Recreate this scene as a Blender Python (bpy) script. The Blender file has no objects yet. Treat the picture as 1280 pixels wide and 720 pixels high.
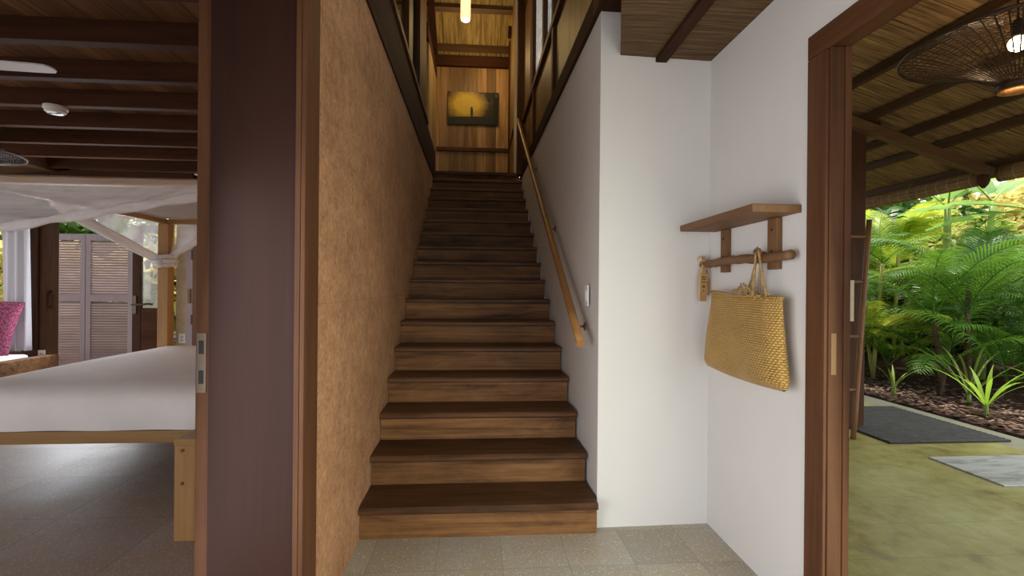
import bpy, bmesh, math, random
from mathutils import Vector, Matrix
random.seed(7)
D = bpy.data
SC = bpy.context.scene
COL = SC.collection
PI = math.pi

# ------------------------------------------------------------------ helpers
class MB:
    """collects shapes (world or local metres) into one mesh"""
    def __init__(s): s.v = []; s.f = []
    def add(s, vs, fs):
        b = len(s.v); s.v += [tuple(q) for q in vs]; s.f += [tuple(i + b for i in f) for f in fs]
        return s
    def hexa(s, c):   # 8 corners: bottom 4 ccw, top 4 ccw
        return s.add(c, [(3,2,1,0),(4,5,6,7),(0,1,5,4),(1,2,6,5),(2,3,7,6),(3,0,4,7)])
    def box(s, x0, x1, y0, y1, z0, z1, bev=0.0):
        if bev <= 0:
            return s.hexa([(x0,y0,z0),(x1,y0,z0),(x1,y1,z0),(x0,y1,z0),(x0,y0,z1),(x1,y0,z1),(x1,y1,z1),(x0,y1,z1)])
        bm = bmesh.new(); bmesh.ops.create_cube(bm, size=1)
        for v in bm.verts:
            v.co = Vector(((x0+x1)/2+v.co.x*(x1-x0), (y0+y1)/2+v.co.y*(y1-y0), (z0+z1)/2+v.co.z*(z1-z0)))
        bmesh.ops.bevel(bm, geom=list(bm.edges), offset=bev, segments=2, affect='EDGES', profile=0.6)
        return s.from_bm(bm)
    def from_bm(s, bm):
        bm.verts.index_update()
        s.add([v.co[:] for v in bm.verts], [[v.index for v in f.verts] for f in bm.faces]); bm.free(); return s
    def prism(s, poly, z0, z1):     # plan polygon ccw
        n = len(poly)
        vs = [(x,y,z0) for x,y in poly] + [(x,y,z1) for x,y in poly]
        return s.add(vs, [tuple(range(n-1,-1,-1)), tuple(range(n,2*n))] + [(i,(i+1)%n,n+(i+1)%n,n+i) for i in range(n)])
    def extr(s, poly3, d):          # planar 3d polygon extruded by vector d
        n = len(poly3); vs = [tuple(p) for p in poly3] + [(p[0]+d[0],p[1]+d[1],p[2]+d[2]) for p in poly3]
        return s.add(vs, [tuple(range(n-1,-1,-1)), tuple(range(n,2*n))] + [(i,(i+1)%n,n+(i+1)%n,n+i) for i in range(n)])
    def tube(s, pts, r, n=10, cap=True):
        pts = [Vector(p) for p in pts]; m = len(pts)
        rs = r if isinstance(r, (list, tuple)) else [r]*m
        vs = []; fs = []; prev = None
        for i, p in enumerate(pts):
            t = (pts[min(i+1,m-1)] - pts[max(i-1,0)])
            t = t.normalized() if t.length > 1e-9 else Vector((0,0,1))
            if prev is None:
                a = Vector((0,0,1)) if abs(t.z) < .9 else Vector((1,0,0))
                u = t.cross(a).normalized()
            else:
                u = (prev - t*prev.dot(t)).normalized()
            prev = u; w = t.cross(u)
            for k in range(n):
                q = 2*PI*k/n
                vs.append(p + (u*math.cos(q) + w*math.sin(q))*rs[i])
        for i in range(m-1):
            for k in range(n):
                fs.append((i*n+k, i*n+(k+1)%n, (i+1)*n+(k+1)%n, (i+1)*n+k))
        if cap:
            fs.append(tuple(range(n-1,-1,-1))); fs.append(tuple((m-1)*n+k for k in range(n)))
        return s.add(vs, fs)
    def lathe(s, prof, c=(0,0,0), n=24, close=False):
        vs = []; fs = []; m = len(prof)
        for r, z in prof:
            for k in range(n):
                a = 2*PI*k/n; vs.append((c[0]+r*math.cos(a), c[1]+r*math.sin(a), c[2]+z))
        for i in range(m-1 if not close else m):
            j = (i+1) % m
            for k in range(n):
                fs.append((i*n+k, i*n+(k+1)%n, j*n+(k+1)%n, j*n+k))
        if not close:
            fs.append(tuple(range(n-1,-1,-1))); fs.append(tuple((m-1)*n+k for k in range(n)))
        return s.add(vs, fs)
    def grid(s, fn, nu, nv):
        vs = [fn(i/nu, j/nv) for j in range(nv+1) for i in range(nu+1)]
        fs = [(j*(nu+1)+i, j*(nu+1)+i+1, (j+1)*(nu+1)+i+1, (j+1)*(nu+1)+i) for j in range(nv) for i in range(nu)]
        return s.add(vs, fs)

def build(name, mb, m, parent=None, org=None, smooth=False, label=None, cat=None, group=None, kind=None, solid=0, sub=0):
    if parent is not None:
        o0 = Vector(parent.get('_w', (0,0,0)))
    elif org is not None:
        o0 = Vector(org)
    else:
        xs = [v[0] for v in mb.v]; ys = [v[1] for v in mb.v]; zs = [v[2] for v in mb.v]
        o0 = Vector(((min(xs)+max(xs))/2, (min(ys)+max(ys))/2, min(zs)))
    me = D.meshes.new(name)
    me.from_pydata([(v[0]-o0.x, v[1]-o0.y, v[2]-o0.z) for v in mb.v], [], mb.f)
    bm = bmesh.new(); bm.from_mesh(me); bmesh.ops.recalc_face_normals(bm, faces=list(bm.faces)); bm.to_mesh(me); bm.free()
    if m: me.materials.append(m)
    if smooth:
        for p in me.polygons: p.use_smooth = True
    o = D.objects.new(name, me); COL.objects.link(o)
    if parent is not None: o.parent = parent
    else: o.location = o0
    o['_w'] = tuple(o0)
    if solid:
        md = o.modifiers.new('s', 'SOLIDIFY'); md.thickness = solid; md.offset = 0
    if sub:
        md = o.modifiers.new('d', 'SUBSURF'); md.levels = sub; md.render_levels = sub
    tag(o, label, cat, group, kind)
    return o
def tag(o, label=None, cat=None, group=None, kind=None):
    if label: o['label'] = label
    if cat: o['category'] = cat
    if group: o['group'] = group
    if kind: o['kind'] = kind
    return o
def thing(name, label, cat, loc=(0,0,0), group=None, kind=None, local=False):
    """Empty at the base; parts given in world metres (local=False) or local metres"""
    o = D.objects.new(name, None); COL.objects.link(o); o.location = loc; o.empty_display_size = .1
    o['_w'] = (0,0,0) if local else tuple(loc)
    return tag(o, label, cat, group, kind)
def struct(name, mb, m, **k): return build(name, mb, m, kind='structure', **k)
def copy_tree(o, parent=None):
    c = o.copy(); COL.objects.link(c)
    if parent is not None: c.parent = parent
    for ch in list(o.children): copy_tree(ch, c)
    return c

# ------------------------------------------------------------------ materials
class NT:
    def __init__(s, name):
        s.m = D.materials.new(name); s.m.use_nodes = True; s.t = s.m.node_tree; s.t.nodes.clear()
        s.out = s.n('ShaderNodeOutputMaterial'); s.b = s.n('ShaderNodeBsdfPrincipled')
        s.l(s.b.outputs[0], s.out.inputs[0])
    def n(s, t, **k):
        nd = s.t.nodes.new(t)
        for a, v in k.items(): setattr(nd, a, v)
        return nd
    def l(s, a, b): s.t.links.new(a, b)
    def val(s, sock, v):
        if hasattr(v, 'is_output'): s.l(v, sock)
        else: sock.default_value = v
    def coord(s): return s.n('ShaderNodeTexCoord').outputs['Object']
    def mapping(s, vec, scale=(1,1,1), loc=(0,0,0), rot=(0,0,0)):
        m = s.n('ShaderNodeMapping'); s.l(vec, m.inputs[0])
        m.inputs['Scale'].default_value = scale; m.inputs['Location'].default_value = loc; m.inputs['Rotation'].default_value = rot
        return m.outputs[0]
    def noise(s, vec, scale=5, detail=4, rough=.55, out='Fac', dist=0):
        q = s.n('ShaderNodeTexNoise'); s.l(vec, q.inputs['Vector'])
        q.inputs['Scale'].default_value = scale; q.inputs['Detail'].default_value = detail; q.inputs['Roughness'].default_value = rough
        q.inputs['Distortion'].default_value = dist
        return q.outputs[out]
    def ramp(s, fac, stops):
        r = s.n('ShaderNodeValToRGB'); s.l(fac, r.inputs[0])
        e = r.color_ramp.elements
        while len(e) > 1: e.remove(e[-1])
        e[0].position = stops[0][0]; e[0].color = (*stops[0][1], 1)
        for p, c in stops[1:]:
            q = e.new(p); q.color = (*c, 1)
        return r.outputs[0]
    def math(s, op, a, b=None, c=None):
        q = s.n('ShaderNodeMath', operation=op); s.val(q.inputs[0], a)
        if b is not None: s.val(q.inputs[1], b)
        if c is not None: s.val(q.inputs[2], c)
        return q.outputs[0]
    def mix(s, fac, a, b, mode='MIX'):
        q = s.n('ShaderNodeMix', data_type='RGBA', blend_type=mode)
        s.val(q.inputs[0], fac)
        for i, v in ((6,a),(7,b)):
            if hasattr(v,'is_output'): s.l(v, q.inputs[i])
            else: q.inputs[i].default_value = (*v, 1)
        return q.outputs[2]
    def sep(s, vec):
        q = s.n('ShaderNodeSeparateXYZ'); s.l(vec, q.inputs[0]); return q.outputs
    def rand(s): return s.n('ShaderNodeObjectInfo').outputs['Random']
    def bump(s, h, strength=.2, dist=.01):
        b = s.n('ShaderNodeBump'); s.l(h, b.inputs['Height']); b.inputs['Strength'].default_value = strength; b.inputs['Distance'].default_value = dist
        s.l(b.outputs[0], s.b.inputs['Normal'])
    def set(s, color=None, rough=.6, spec=.4, metal=0):
        if color is not None: s.val(s.b.inputs['Base Color'], color if hasattr(color,'is_output') else (*color,1))
        s.val(s.b.inputs['Roughness'], rough); s.b.inputs['Specular IOR Level'].default_value = spec; s.b.inputs['Metallic'].default_value = metal
        return s.m

def wood(name, dark, light, axis='x', rough=.5, sc=1.0, spec=.35, vary=.35, contrast=(.3,.72)):
    t = NT(name); c = t.coord(); r = t.rand()
    add = t.n('ShaderNodeVectorMath', operation='ADD'); t.l(c, add.inputs[0])
    cmb = t.n('ShaderNodeCombineXYZ'); t.l(t.math('MULTIPLY', r, 17.3), cmb.inputs[0]); t.l(t.math('MULTIPLY', r, 9.1), cmb.inputs[1]); t.l(t.math('MULTIPLY', r, 5.7), cmb.inputs[2])
    t.l(cmb.outputs[0], add.inputs[1]); v = add.outputs[0]
    s1 = {'x':(.6,9,9),'y':(9,.6,9),'z':(9,9,.6)}[axis]
    s2 = {'x':(2,70,70),'y':(70,2,70),'z':(70,70,2)}[axis]
    n1 = t.noise(t.mapping(v, tuple(q*sc for q in s1)), 1.0, 5, .6, dist=.8)
    n2 = t.noise(t.mapping(v, tuple(q*sc for q in s2)), 1.0, 3, .6)
    s3 = {'x':(1.6,5,5),'y':(5,1.6,5),'z':(5,5,1.6)}[axis]
    n3 = t.noise(t.mapping(v, s3, loc=(4,2,7)), 1.0, 7, .68, dist=1.6)
    f = t.math('ADD', t.math('ADD', t.math('MULTIPLY', n1, .42), t.math('MULTIPLY', n2, .26)), t.math('MULTIPLY', n3, .32))
    col = t.ramp(f, [(contrast[0], dark), (contrast[1], light)])
    tone = t.math('ADD', t.math('MULTIPLY', r, vary), 1 - vary/2)
    hs = t.n('ShaderNodeHueSaturation'); t.l(col, hs.inputs['Color']); t.l(tone, hs.inputs['Value'])
    t.bump(n2, .25, .003)
    return t.set(hs.outputs[0], rough, spec)

def planks(name, dark, light, width, across='x', along='z', rough=.5, gap=.03, tonevar=.5, off=0.0):
    t = NT(name); c = t.coord(); s = t.sep(c); i = {'x':0,'y':1,'z':2}
    q = t.math('DIVIDE', t.math('ADD', s[i[across]], off), width)
    idx = t.math('FLOOR', q); fr = t.math('FRACT', q)
    wn = t.n('ShaderNodeTexWhiteNoise', noise_dimensions='1D'); t.l(idx, wn.inputs['W'])
    add = t.n('ShaderNodeVectorMath', operation='ADD'); t.l(c, add.inputs[0])
    m = t.n('ShaderNodeVectorMath', operation='SCALE'); t.l(wn.outputs['Color'], m.inputs[0]); m.inputs['Scale'].default_value = 13
    t.l(m.outputs[0], add.inputs[1]); v = add.outputs[0]
    s1 = {'x':(.7,9,9),'y':(9,.7,9),'z':(9,9,.7)}[along]; s2 = {'x':(2,60,60),'y':(60,2,60),'z':(60,60,2)}[along]
    n1 = t.noise(t.mapping(v, s1), 1, 5, .6, dist=.7); n2 = t.noise(t.mapping(v, s2), 1, 3)
    f = t.math('ADD', t.math('MULTIPLY', n1, .7), t.math('MULTIPLY', n2, .3))
    col = t.ramp(f, [(.3, dark), (.72, light)])
    hs = t.n('ShaderNodeHueSaturation'); t.l(col, hs.inputs['Color'])
    t.l(t.math('ADD', t.math('MULTIPLY', wn.outputs['Value'], tonevar), 1 - tonevar/2), hs.inputs['Value'])
    g = t.math('LESS_THAN', fr, gap)
    col2 = t.mix(g, hs.outputs[0], tuple(x*.25 for x in dark))
    t.bump(t.math('SUBTRACT', n2, t.math('MULTIPLY', g, 1.5)), .3, .004)
    return t.set(col2, rough, .35)

def bamboo(name, dark, light, along='x', pitch=90, stitch=None):
    """split-bamboo mat: fine strips running along one axis"""
    t = NT(name); c = t.coord()
    lo = {'x':(1.8,pitch,2.5),'y':(pitch,1.8,pitch),'z':(pitch,1.5,1.8)}[along]
    lo2 = {'x':(5,pitch*.45,6),'y':(pitch*.45,5,pitch*.45),'z':(pitch*.45,4,5)}[along]
    n1 = t.noise(t.mapping(c, lo), 1, 2, .6); n2 = t.noise(t.mapping(c, lo2, loc=(3,5,1)), 1, 3, .6); n3 = t.noise(c, 1.7, 3)
    f = t.math('ADD', t.math('ADD', t.math('MULTIPLY', n1, .6), t.math('MULTIPLY', n2, .3)), t.math('MULTIPLY', n3, .1))
    col = t.ramp(f, [(.36, dark), (.52, tuple((a+b)/2 for a,b in zip(dark,light))), (.66, light)])
    if stitch:
        s = t.sep(c); q = t.math('FRACT', t.math('DIVIDE', s[{'x':0,'y':1,'z':2}[stitch[0]]], stitch[1]))
        g = t.math('LESS_THAN', q, stitch[2])
        col = t.mix(t.math('MULTIPLY', g, stitch[4] if len(stitch) > 4 else .8), col, stitch[3])
    t.bump(n1, .6, .006)
    return t.set(col, .65, .25)

def plain(name, color, rough=.6, spec=.4, metal=0, var=0, vscale=8, bump=0):
    t = NT(name); c = t.coord()
    if var or bump:
        n = t.noise(c, vscale, 4)
        col = t.ramp(n, [(.3, tuple(q*(1-var) for q in color)), (.7, tuple(min(1,q*(1+var)) for q in color))])
        if bump: t.bump(n, bump, .01)
        return t.set(col, rough, spec, metal)
    return t.set(color, rough, spec, metal)

def emit(name, color, strength):
    t = NT(name); e = t.n('ShaderNodeEmission'); e.inputs[0].default_value = (*color,1); e.inputs[1].default_value = strength
    t.l(e.outputs[0], t.out.inputs[0]); return t.m

def terrazzo(name, base, speck, tile, offx, offy, rough=.35, dirt=(.5,.42,.3)):
    t = NT(name); c = t.coord(); s = t.sep(c)
    v = t.n('ShaderNodeTexVoronoi', feature='F1'); t.l(c, v.inputs['Vector']); v.inputs['Scale'].default_value = 150
    sp = t.math('MULTIPLY', t.math('LESS_THAN', v.outputs['Distance'], .3), t.math('GREATER_THAN', t.sep(v.outputs['Color'])[0], .55))
    v2 = t.n('ShaderNodeTexVoronoi', feature='F1'); t.l(c, v2.inputs['Vector']); v2.inputs['Scale'].default_value = 75
    sp2 = t.math('MULTIPLY', t.math('LESS_THAN', v2.outputs['Distance'], .28), t.math('GREATER_THAN', t.sep(v2.outputs['Color'])[0], .72))
    n = t.noise(c, 2.2, 5, .6); n2 = t.noise(c, 40, 3)
    col = t.mix(t.ramp(n, [(.35,(0,0,0)),(.7,(1,1,1))]), base, tuple(b*d*1.9 for b,d in zip(base,dirt)))
    col = t.mix(t.math('MULTIPLY', n2, .35), col, tuple(q*.5 for q in base))
    col = t.mix(t.math('MULTIPLY', t.math('MAXIMUM', sp, sp2), .55), col, speck)
    fx = t.math('FRACT', t.math('DIVIDE', t.math('SUBTRACT', s[0], offx), tile)); fy = t.math('FRACT', t.math('DIVIDE', t.math('SUBTRACT', s[1], offy), tile))
    g = t.math('MAXIMUM', t.math('LESS_THAN', fx, .010), t.math('LESS_THAN', fy, .010))
    ix = t.math('FLOOR', t.math('DIVIDE', t.math('SUBTRACT', s[0], offx), tile)); iy = t.math('FLOOR', t.math('DIVIDE', t.math('SUBTRACT', s[1], offy), tile))
    wn = t.n('ShaderNodeTexWhiteNoise', noise_dimensions='2D'); cb = t.n('ShaderNodeCombineXYZ'); t.l(ix, cb.inputs[0]); t.l(iy, cb.inputs[1]); t.l(cb.outputs[0], wn.inputs['Vector'])
    hs = t.n('ShaderNodeHueSaturation'); t.l(col, hs.inputs['Color']); t.l(t.math('ADD', t.math('MULTIPLY', wn.outputs['Value'], .22), .89), hs.inputs['Value'])
    col = t.mix(t.math('MULTIPLY', g, .6), hs.outputs[0], tuple(q*.4 for q in base))
    t.bump(t.math('SUBTRACT', n2, g), .08, .002)
    return t.set(col, t.math('ADD', t.math('MULTIPLY', n, .25), rough-.1), .4)

def earth(name, dark, light):
    t = NT(name); c = t.coord()
    n1 = t.noise(t.mapping(c, (1,1,2.2)), 1.6, 6, .6); n2 = t.noise(c, 60, 3, .6); n3 = t.noise(c, 14, 4, .6)
    f = t.math('ADD', t.math('ADD', t.math('MULTIPLY', n1, .34), t.math('MULTIPLY', n3, .30)), t.math('MULTIPLY', n2, .36))
    col = t.ramp(f, [(.38, dark), (.62, light)])
    v = t.n('ShaderNodeTexVoronoi'); t.l(c, v.inputs['Vector']); v.inputs['Scale'].default_value = 22
    pit = t.math('MULTIPLY', t.math('LESS_THAN', v.outputs['Distance'], .13), t.math('GREATER_THAN', t.sep(v.outputs['Color'])[0], .55))
    s = t.sep(c); lay = t.math('FRACT', t.math('DIVIDE', t.math('ADD', s[2], t.math('MULTIPLY', n3, .008)), .61))
    g = t.math('LESS_THAN', lay, .006)
    col = t.mix(t.math('MULTIPLY', pit, .6), col, tuple(q*.45 for q in dark))
    col = t.mix(t.math('MULTIPLY', g, .35), col, tuple(q*.6 for q in dark))
    t.bump(t.math('SUBTRACT', t.math('ADD', n2, n3), t.math('MULTIPLY', pit, .9)), .45, .006)
    return t.set(col, .85, .2)

def plaster(name, col):
    t = NT(name); c = t.coord()
    n = t.noise(c, 1.5, 5, .6); n2 = t.noise(c, 30, 3)
    k = t.ramp(n, [(.3, tuple(q*.94 for q in col)), (.7, col)])
    t.bump(n2, .06, .004); return t.set(k, .75, .25)

def leafmat(name, dark, light, trans=.35, rough=.4):
    t = NT(name); c = t.coord(); r = t.rand()
    n = t.noise(c, 3, 2)
    f = t.math('ADD', t.math('MULTIPLY', n, .6), t.math('MULTIPLY', r, .4))
    col = t.ramp(f, [(.25, dark), (.75, light)])
    t.set(col, rough, .4)
    tr = t.n('ShaderNodeBsdfTranslucent'); hs = t.n('ShaderNodeHueSaturation'); t.l(col, hs.inputs['Color']); hs.inputs['Value'].default_value = 1.5; hs.inputs['Hue'].default_value = .485
    t.l(hs.outputs[0], tr.inputs[0])
    ms = t.n('ShaderNodeMixShader'); ms.inputs[0].default_value = trans
    t.l(t.b.outputs[0], ms.inputs[1]); t.l(tr.outputs[0], ms.inputs[2]); t.l(ms.outputs[0], t.out.inputs[0])
    return t.m

def sheer(name, color, opac, trans=.5, streak=None):
    t = NT(name)
    d = t.n('ShaderNodeBsdfDiffuse'); d.inputs[0].default_value = (*color,1)
    tr = t.n('ShaderNodeBsdfTranslucent'); tr.inputs[0].default_value = (*color,1)
    m1 = t.n('ShaderNodeMixShader'); m1.inputs[0].default_value = trans; t.l(d.outputs[0], m1.inputs[1]); t.l(tr.outputs[0], m1.inputs[2])
    tp = t.n('ShaderNodeBsdfTransparent')
    m2 = t.n('ShaderNodeMixShader'); t.l(tp.outputs[0], m2.inputs[1]); t.l(m1.outputs[0], m2.inputs[2])
    if streak:
        n = t.noise(t.mapping(t.coord(), streak[0], rot=streak[1]), 1, 3, .6)
        f = t.math('ADD', t.math('MULTIPLY', n, .7), opac - .35)
        t.l(t.math('MINIMUM', t.math('MAXIMUM', f, .1), .97), m2.inputs[0])
    else: m2.inputs[0].default_value = opac
    t.l(m2.outputs[0], t.out.inputs[0]); return t.m

def glass(name, tint=(.9,.95,.95), gl=.06, rough=.02):
    t = NT(name)
    tp = t.n('ShaderNodeBsdfTransparent'); tp.inputs[0].default_value = (*tint,1)
    g = t.n('ShaderNodeBsdfGlossy'); g.inputs[1].default_value = rough
    m = t.n('ShaderNodeMixShader'); m.inputs[0].default_value = gl
    t.l(tp.outputs[0], m.inputs[1]); t.l(g.outputs[0], m.inputs[2]); t.l(m.outputs[0], t.out.inputs[0]); return t.m

def weave(name, dark, light, ua='y', va='z', n=80):
    t = NT(name); c = t.coord(); s = t.sep(c); i = {'x':0,'y':1,'z':2}
    a = t.math('ADD', s[i[ua]], s[i[va]]); b = t.math('SUBTRACT', s[i[ua]], s[i[va]])
    row = t.math('MULTIPLY', s[i[va]], n*.5); ph = t.math('MULTIPLY', t.math('FLOOR', row), .37)
    cell = t.math('ABSOLUTE', t.math('SINE', t.math('MULTIPLY', t.math('ADD', t.math('MULTIPLY', s[i[ua]], n*.32), ph), PI)))
    w = t.math('MULTIPLY', t.math('POWER', cell, .6), t.math('POWER', t.math('ABSOLUTE', t.math('SINE', t.math('MULTIPLY', row, PI))), .6))
    n1 = t.noise(c, 90, 2); n2 = t.noise(c, 6, 3)
    f = t.math('ADD', t.math('ADD', t.math('MULTIPLY', w, .45), t.math('MULTIPLY', n1, .35)), t.math('MULTIPLY', n2, .3))
    col = t.ramp(f, [(.25, dark), (.75, light)])
    t.bump(w, .7, .006); return t.set(col, .45, .45)

M = {}
M['earth'] = earth('rammed_earth', (.25,.120,.060), (.49,.272,.145))
M['earth2'] = earth('rammed_earth_pale', (.45,.34,.20), (.66,.52,.33))
M['white'] = plaster('white_plaster', (.69,.67,.645))
M['tile'] = terrazzo('terrazzo_tiles', (.42,.40,.345), (.80,.76,.70), .31, .121, 2.19)
M['tileb'] = terrazzo('terrazzo_tiles_bedroom', (.31,.255,.235), (.58,.54,.50), .60, .121, 2.19, .42)
M['dark'] = wood('dark_redwood', (.020,.0065,.004), (.044,.0145,.0085), 'z', .58, .8, .18, .1, (.2,.85))
M['darkx'] = wood('dark_timber', (.034,.012,.006), (.105,.043,.021), 'x', .75, 1, .12)
M['darky'] = wood('dark_timber_along', (.024,.009,.005), (.070,.030,.016), 'y', .8, 1, .1)
M['darkz'] = wood('dark_timber_upright', (.042,.019,.010), (.115,.056,.028), 'z', .7, 1, .15)
M['jamb'] = wood('jamb_brown', (.045,.016,.006), (.125,.052,.022), 'z', .6, 1, .2)
M['framez'] = wood('frame_brown_upright', (.045,.016,.006), (.135,.056,.022), 'z', .6, 1, .2)
M['framey'] = wood('frame_brown_head', (.045,.016,.006), (.135,.056,.022), 'y', .6, 1, .2)
M['tread'] = wood('tread_dark', (.026,.010,.004), (.165,.075,.028), 'x', .5, .8, .25, .35, (.38,.66))
M['riser'] = wood('riser_brown', (.042,.016,.005), (.28,.135,.048), 'x', .6, .8, .2, .35, (.38,.64))
M['rail'] = wood('handrail_wood', (.22,.10,.03), (.42,.21,.07), 'y', .35)
M['shelf'] = wood('shelf_wood', (.075,.034,.013), (.23,.115,.048), 'y', .6)
M['shelfz'] = wood('shelf_bracket_wood', (.085,.036,.013), (.26,.13,.05), 'z', .6)
M['ceilplank'] = planks('ceiling_planks', (.06,.025,.010), (.26,.125,.052), .20, 'x', 'y', .55)
M['wallplank'] = planks('landing_planks', (.16,.075,.026), (.62,.38,.17), .155, 'x', 'z', .5, .02, 1.1)
M['sideplank'] = planks('stair_side_planks', (.10,.05,.02), (.30,.17,.075), .16, 'y', 'z', .5)
M['paleplank'] = planks('pale_landing_planks', (.22,.13,.05), (.46,.31,.13), .3, 'y', 'z', .5)
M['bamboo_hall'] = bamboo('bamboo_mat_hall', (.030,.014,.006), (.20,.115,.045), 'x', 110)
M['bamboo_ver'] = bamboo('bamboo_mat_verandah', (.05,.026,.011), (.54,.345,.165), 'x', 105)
M['bamboo_up'] = bamboo('bamboo_mat_roof', (.14,.085,.025), (.60,.44,.17), 'z', 60, ('x',.31,.07,(.10,.05,.015),.5))
M['blind'] = bamboo('bamboo_blind', (.12,.065,.025), (.48,.32,.15), 'y', 110, ('y',.115,.04,(.75,.70,.55),.6))
M['purlin'] = wood('verandah_purlin_wood', (.05,.024,.010), (.13,.070,.032), 'y', .6)
M['rafter'] = wood('verandah_rafter_wood', (.07,.036,.016), (.20,.115,.055), 'x', .6)
M['bedwood'] = wood('bed_oak', (.26,.13,.04), (.44,.25,.095), 'x', .5)
M['bedwoodz'] = wood('bed_oak_upright', (.28,.14,.045), (.46,.26,.10), 'z', .5)
M['bedwoody'] = wood('bed_oak_side', (.26,.13,.04), (.44,.25,.095), 'y', .5)
M['linen'] = plain('white_linen', (.80,.76,.74), .85, .2, var=.03, vscale=5, bump=.15)
M['metal'] = plain('brushed_steel', (.15,.115,.085), .5, .4, .6)
M['brass'] = plain('aged_brass', (.22,.13,.06), .6, .3, .4)
M['black'] = plain('black_slot', (.01,.01,.01), .6)
M['plastic'] = plain('white_plastic', (.82,.81,.80), .4)
M['fanwhite'] = plain('fan_white', (.72,.70,.72), .45)
M['shutter'] = wood('weathered_shutter', (.24,.165,.155), (.52,.39,.37), 'x', .7)
M['shutterf'] = wood('weathered_shutter_frame', (.24,.19,.21), (.40,.33,.36), 'z', .7)
M['net'] = sheer('mosquito_net', (.96,.95,.97), .50, .55, ((1.6,2,15),(0,-.42,0)))
M['netside'] = sheer('mosquito_net_gathered', (.93,.91,.93), .62, .5, ((2,7,9),(.7,0,0)))
M['netroof'] = sheer('canopy_cloth', (.93,.91,.90), .93, .55)
M['nettie'] = sheer('net_tie_cloth', (.92,.90,.90), .97, .3)
M['curtain'] = sheer('curtain_cloth', (.88,.88,.93), .95, .45)
M['pillow'] = None
M['rope'] = plain('jute_rope', (.36,.23,.10), .8, .2, var=.3, vscale=90)
M['basket'] = weave('seagrass_weave', (.13,.062,.013), (.58,.35,.090), 'y', 'z', 200)
M['tagwood'] = wood('tag_wood', (.40,.23,.085), (.58,.37,.16), 'z', .6)
M['ink'] = plain('burnt_ink', (.04,.018,.008), .7)
M['peg'] = plain('pale_peg', (.58,.42,.24), .5, var=.15)
M['rattan'] = plain('dark_rattan', (.045,.022,.011), .5, .4, var=.4, vscale=30)
M['rattanlight'] = plain('honey_rattan', (.40,.20,.06), .5, .4, var=.3, vscale=30)
M['bulb'] = emit('bulb_glow', (1,.72,.40), 30)
M['tubeglow'] = emit('lamp_tube_glow', (1,.62,.16), 3.2)
M['tubeend'] = emit('lamp_tube_end_glow', (1,.80,.45), 9)
M['glass'] = glass('clear_glass')
M['ladder'] = wood('ladder_pole', (.12,.052,.022), (.30,.15,.065), 'z', .5)
M['towel'] = plain('cream_towel', (.70,.62,.48), .9, .1, var=.08)
M['mulch'] = plain('mulch_soil', (.050,.030,.020), .95, .1, var=.5, vscale=25, bump=.8)
M['chips'] = plain('bark_chips', (.16,.10,.075), .85, .2, var=.6, vscale=9)
M['stem'] = leafmat('green_stem', (.13,.22,.03), (.34,.44,.09), .05, .4)
M['cane'] = leafmat('yellow_cane', (.24,.26,.05), (.50,.48,.12), .05, .4)
M['trunk'] = plain('brown_trunk', (.10,.065,.04), .9, .2, var=.4, vscale=20)
M['palmleaf'] = leafmat('palm_leaf', (.020,.085,.008), (.15,.33,.03), .28, .35)
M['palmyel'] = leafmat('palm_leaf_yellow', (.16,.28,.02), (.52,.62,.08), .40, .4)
M['banana'] = leafmat('banana_leaf', (.12,.28,.06), (.30,.48,.14), .4, .4)
M['shrub'] = leafmat('shrub_leaf', (.018,.060,.010), (.11,.22,.03), .30, .5)
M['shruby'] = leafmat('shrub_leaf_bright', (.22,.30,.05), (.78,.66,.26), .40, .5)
M['lily'] = leafmat('lily_leaf', (.22,.40,.04), (.48,.62,.10), .40, .35)
M['stone'] = plain('garden_stone', (.30,.30,.26), .9, .2, var=.3, vscale=4, bump=.4)

def pillow_mat():
    t = NT('magenta_print'); c = t.coord()
    v = t.n('ShaderNodeTexVoronoi'); t.l(c, v.inputs['Vector']); v.inputs['Scale'].default_value = 85
    col = t.mix(t.math('LESS_THAN', v.outputs['Distance'], .42), (.21,.035,.085), (.38,.16,.22))
    return t.set(col, .9, .1)
M['pillow'] = pillow_mat()

def verandah_floor_mat():
    t = NT('verandah_stone_tiles'); c = t.coord(); s = t.sep(c)
    n = t.noise(c, 1.3, 6, .62); n2 = t.noise(c, 9, 5, .65); n3 = t.noise(c, 60, 2)
    f = t.math('ADD', t.math('MULTIPLY', n, .6), t.math('MULTIPLY', n2, .4))
    col = t.ramp(f, [(.36, (.22,.15,.035)), (.47, (.40,.36,.095)), (.60, (.54,.53,.20))])  # yellow-green tile, with the garden's reflection mixed into the colour
    col = t.mix(t.math('MULTIPLY', n3, .2), col, (.20,.16,.07))
    ox = t.math('FRACT', t.math('DIVIDE', t.math('ADD', s[0], .02), .30)); oy = t.math('FRACT', t.math('DIVIDE', t.math('ADD', s[1], .105), .325))
    g = t.math('MAXIMUM', t.math('LESS_THAN', ox, .010), t.math('LESS_THAN', oy, .011))
    col = t.mix(t.math('MULTIPLY', g, .55), col, (.14,.09,.03))
    t.bump(t.math('SUBTRACT', n2, g), .1, .003)
    return t.set(col, t.math('ADD', t.math('MULTIPLY', n2, .3), .22), .45)
M['verfloor'] = verandah_floor_mat()
M['verkerb'] = plain('pale_concrete', (.36,.35,.25), .7, .3, var=.12, vscale=6)
def marble_mat():
    t = NT('pale_marble'); c = t.coord(); n = t.noise(t.mapping(c,(1,6,1),rot=(0,0,.15)), 2.0, 6, .65, dist=.6)
    return t.set(t.ramp(n, [(.40,(.36,.37,.36)),(.50,(.60,.62,.61)),(.75,(.68,.70,.69))]), .3, .4)
M['marble'] = marble_mat()
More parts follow.
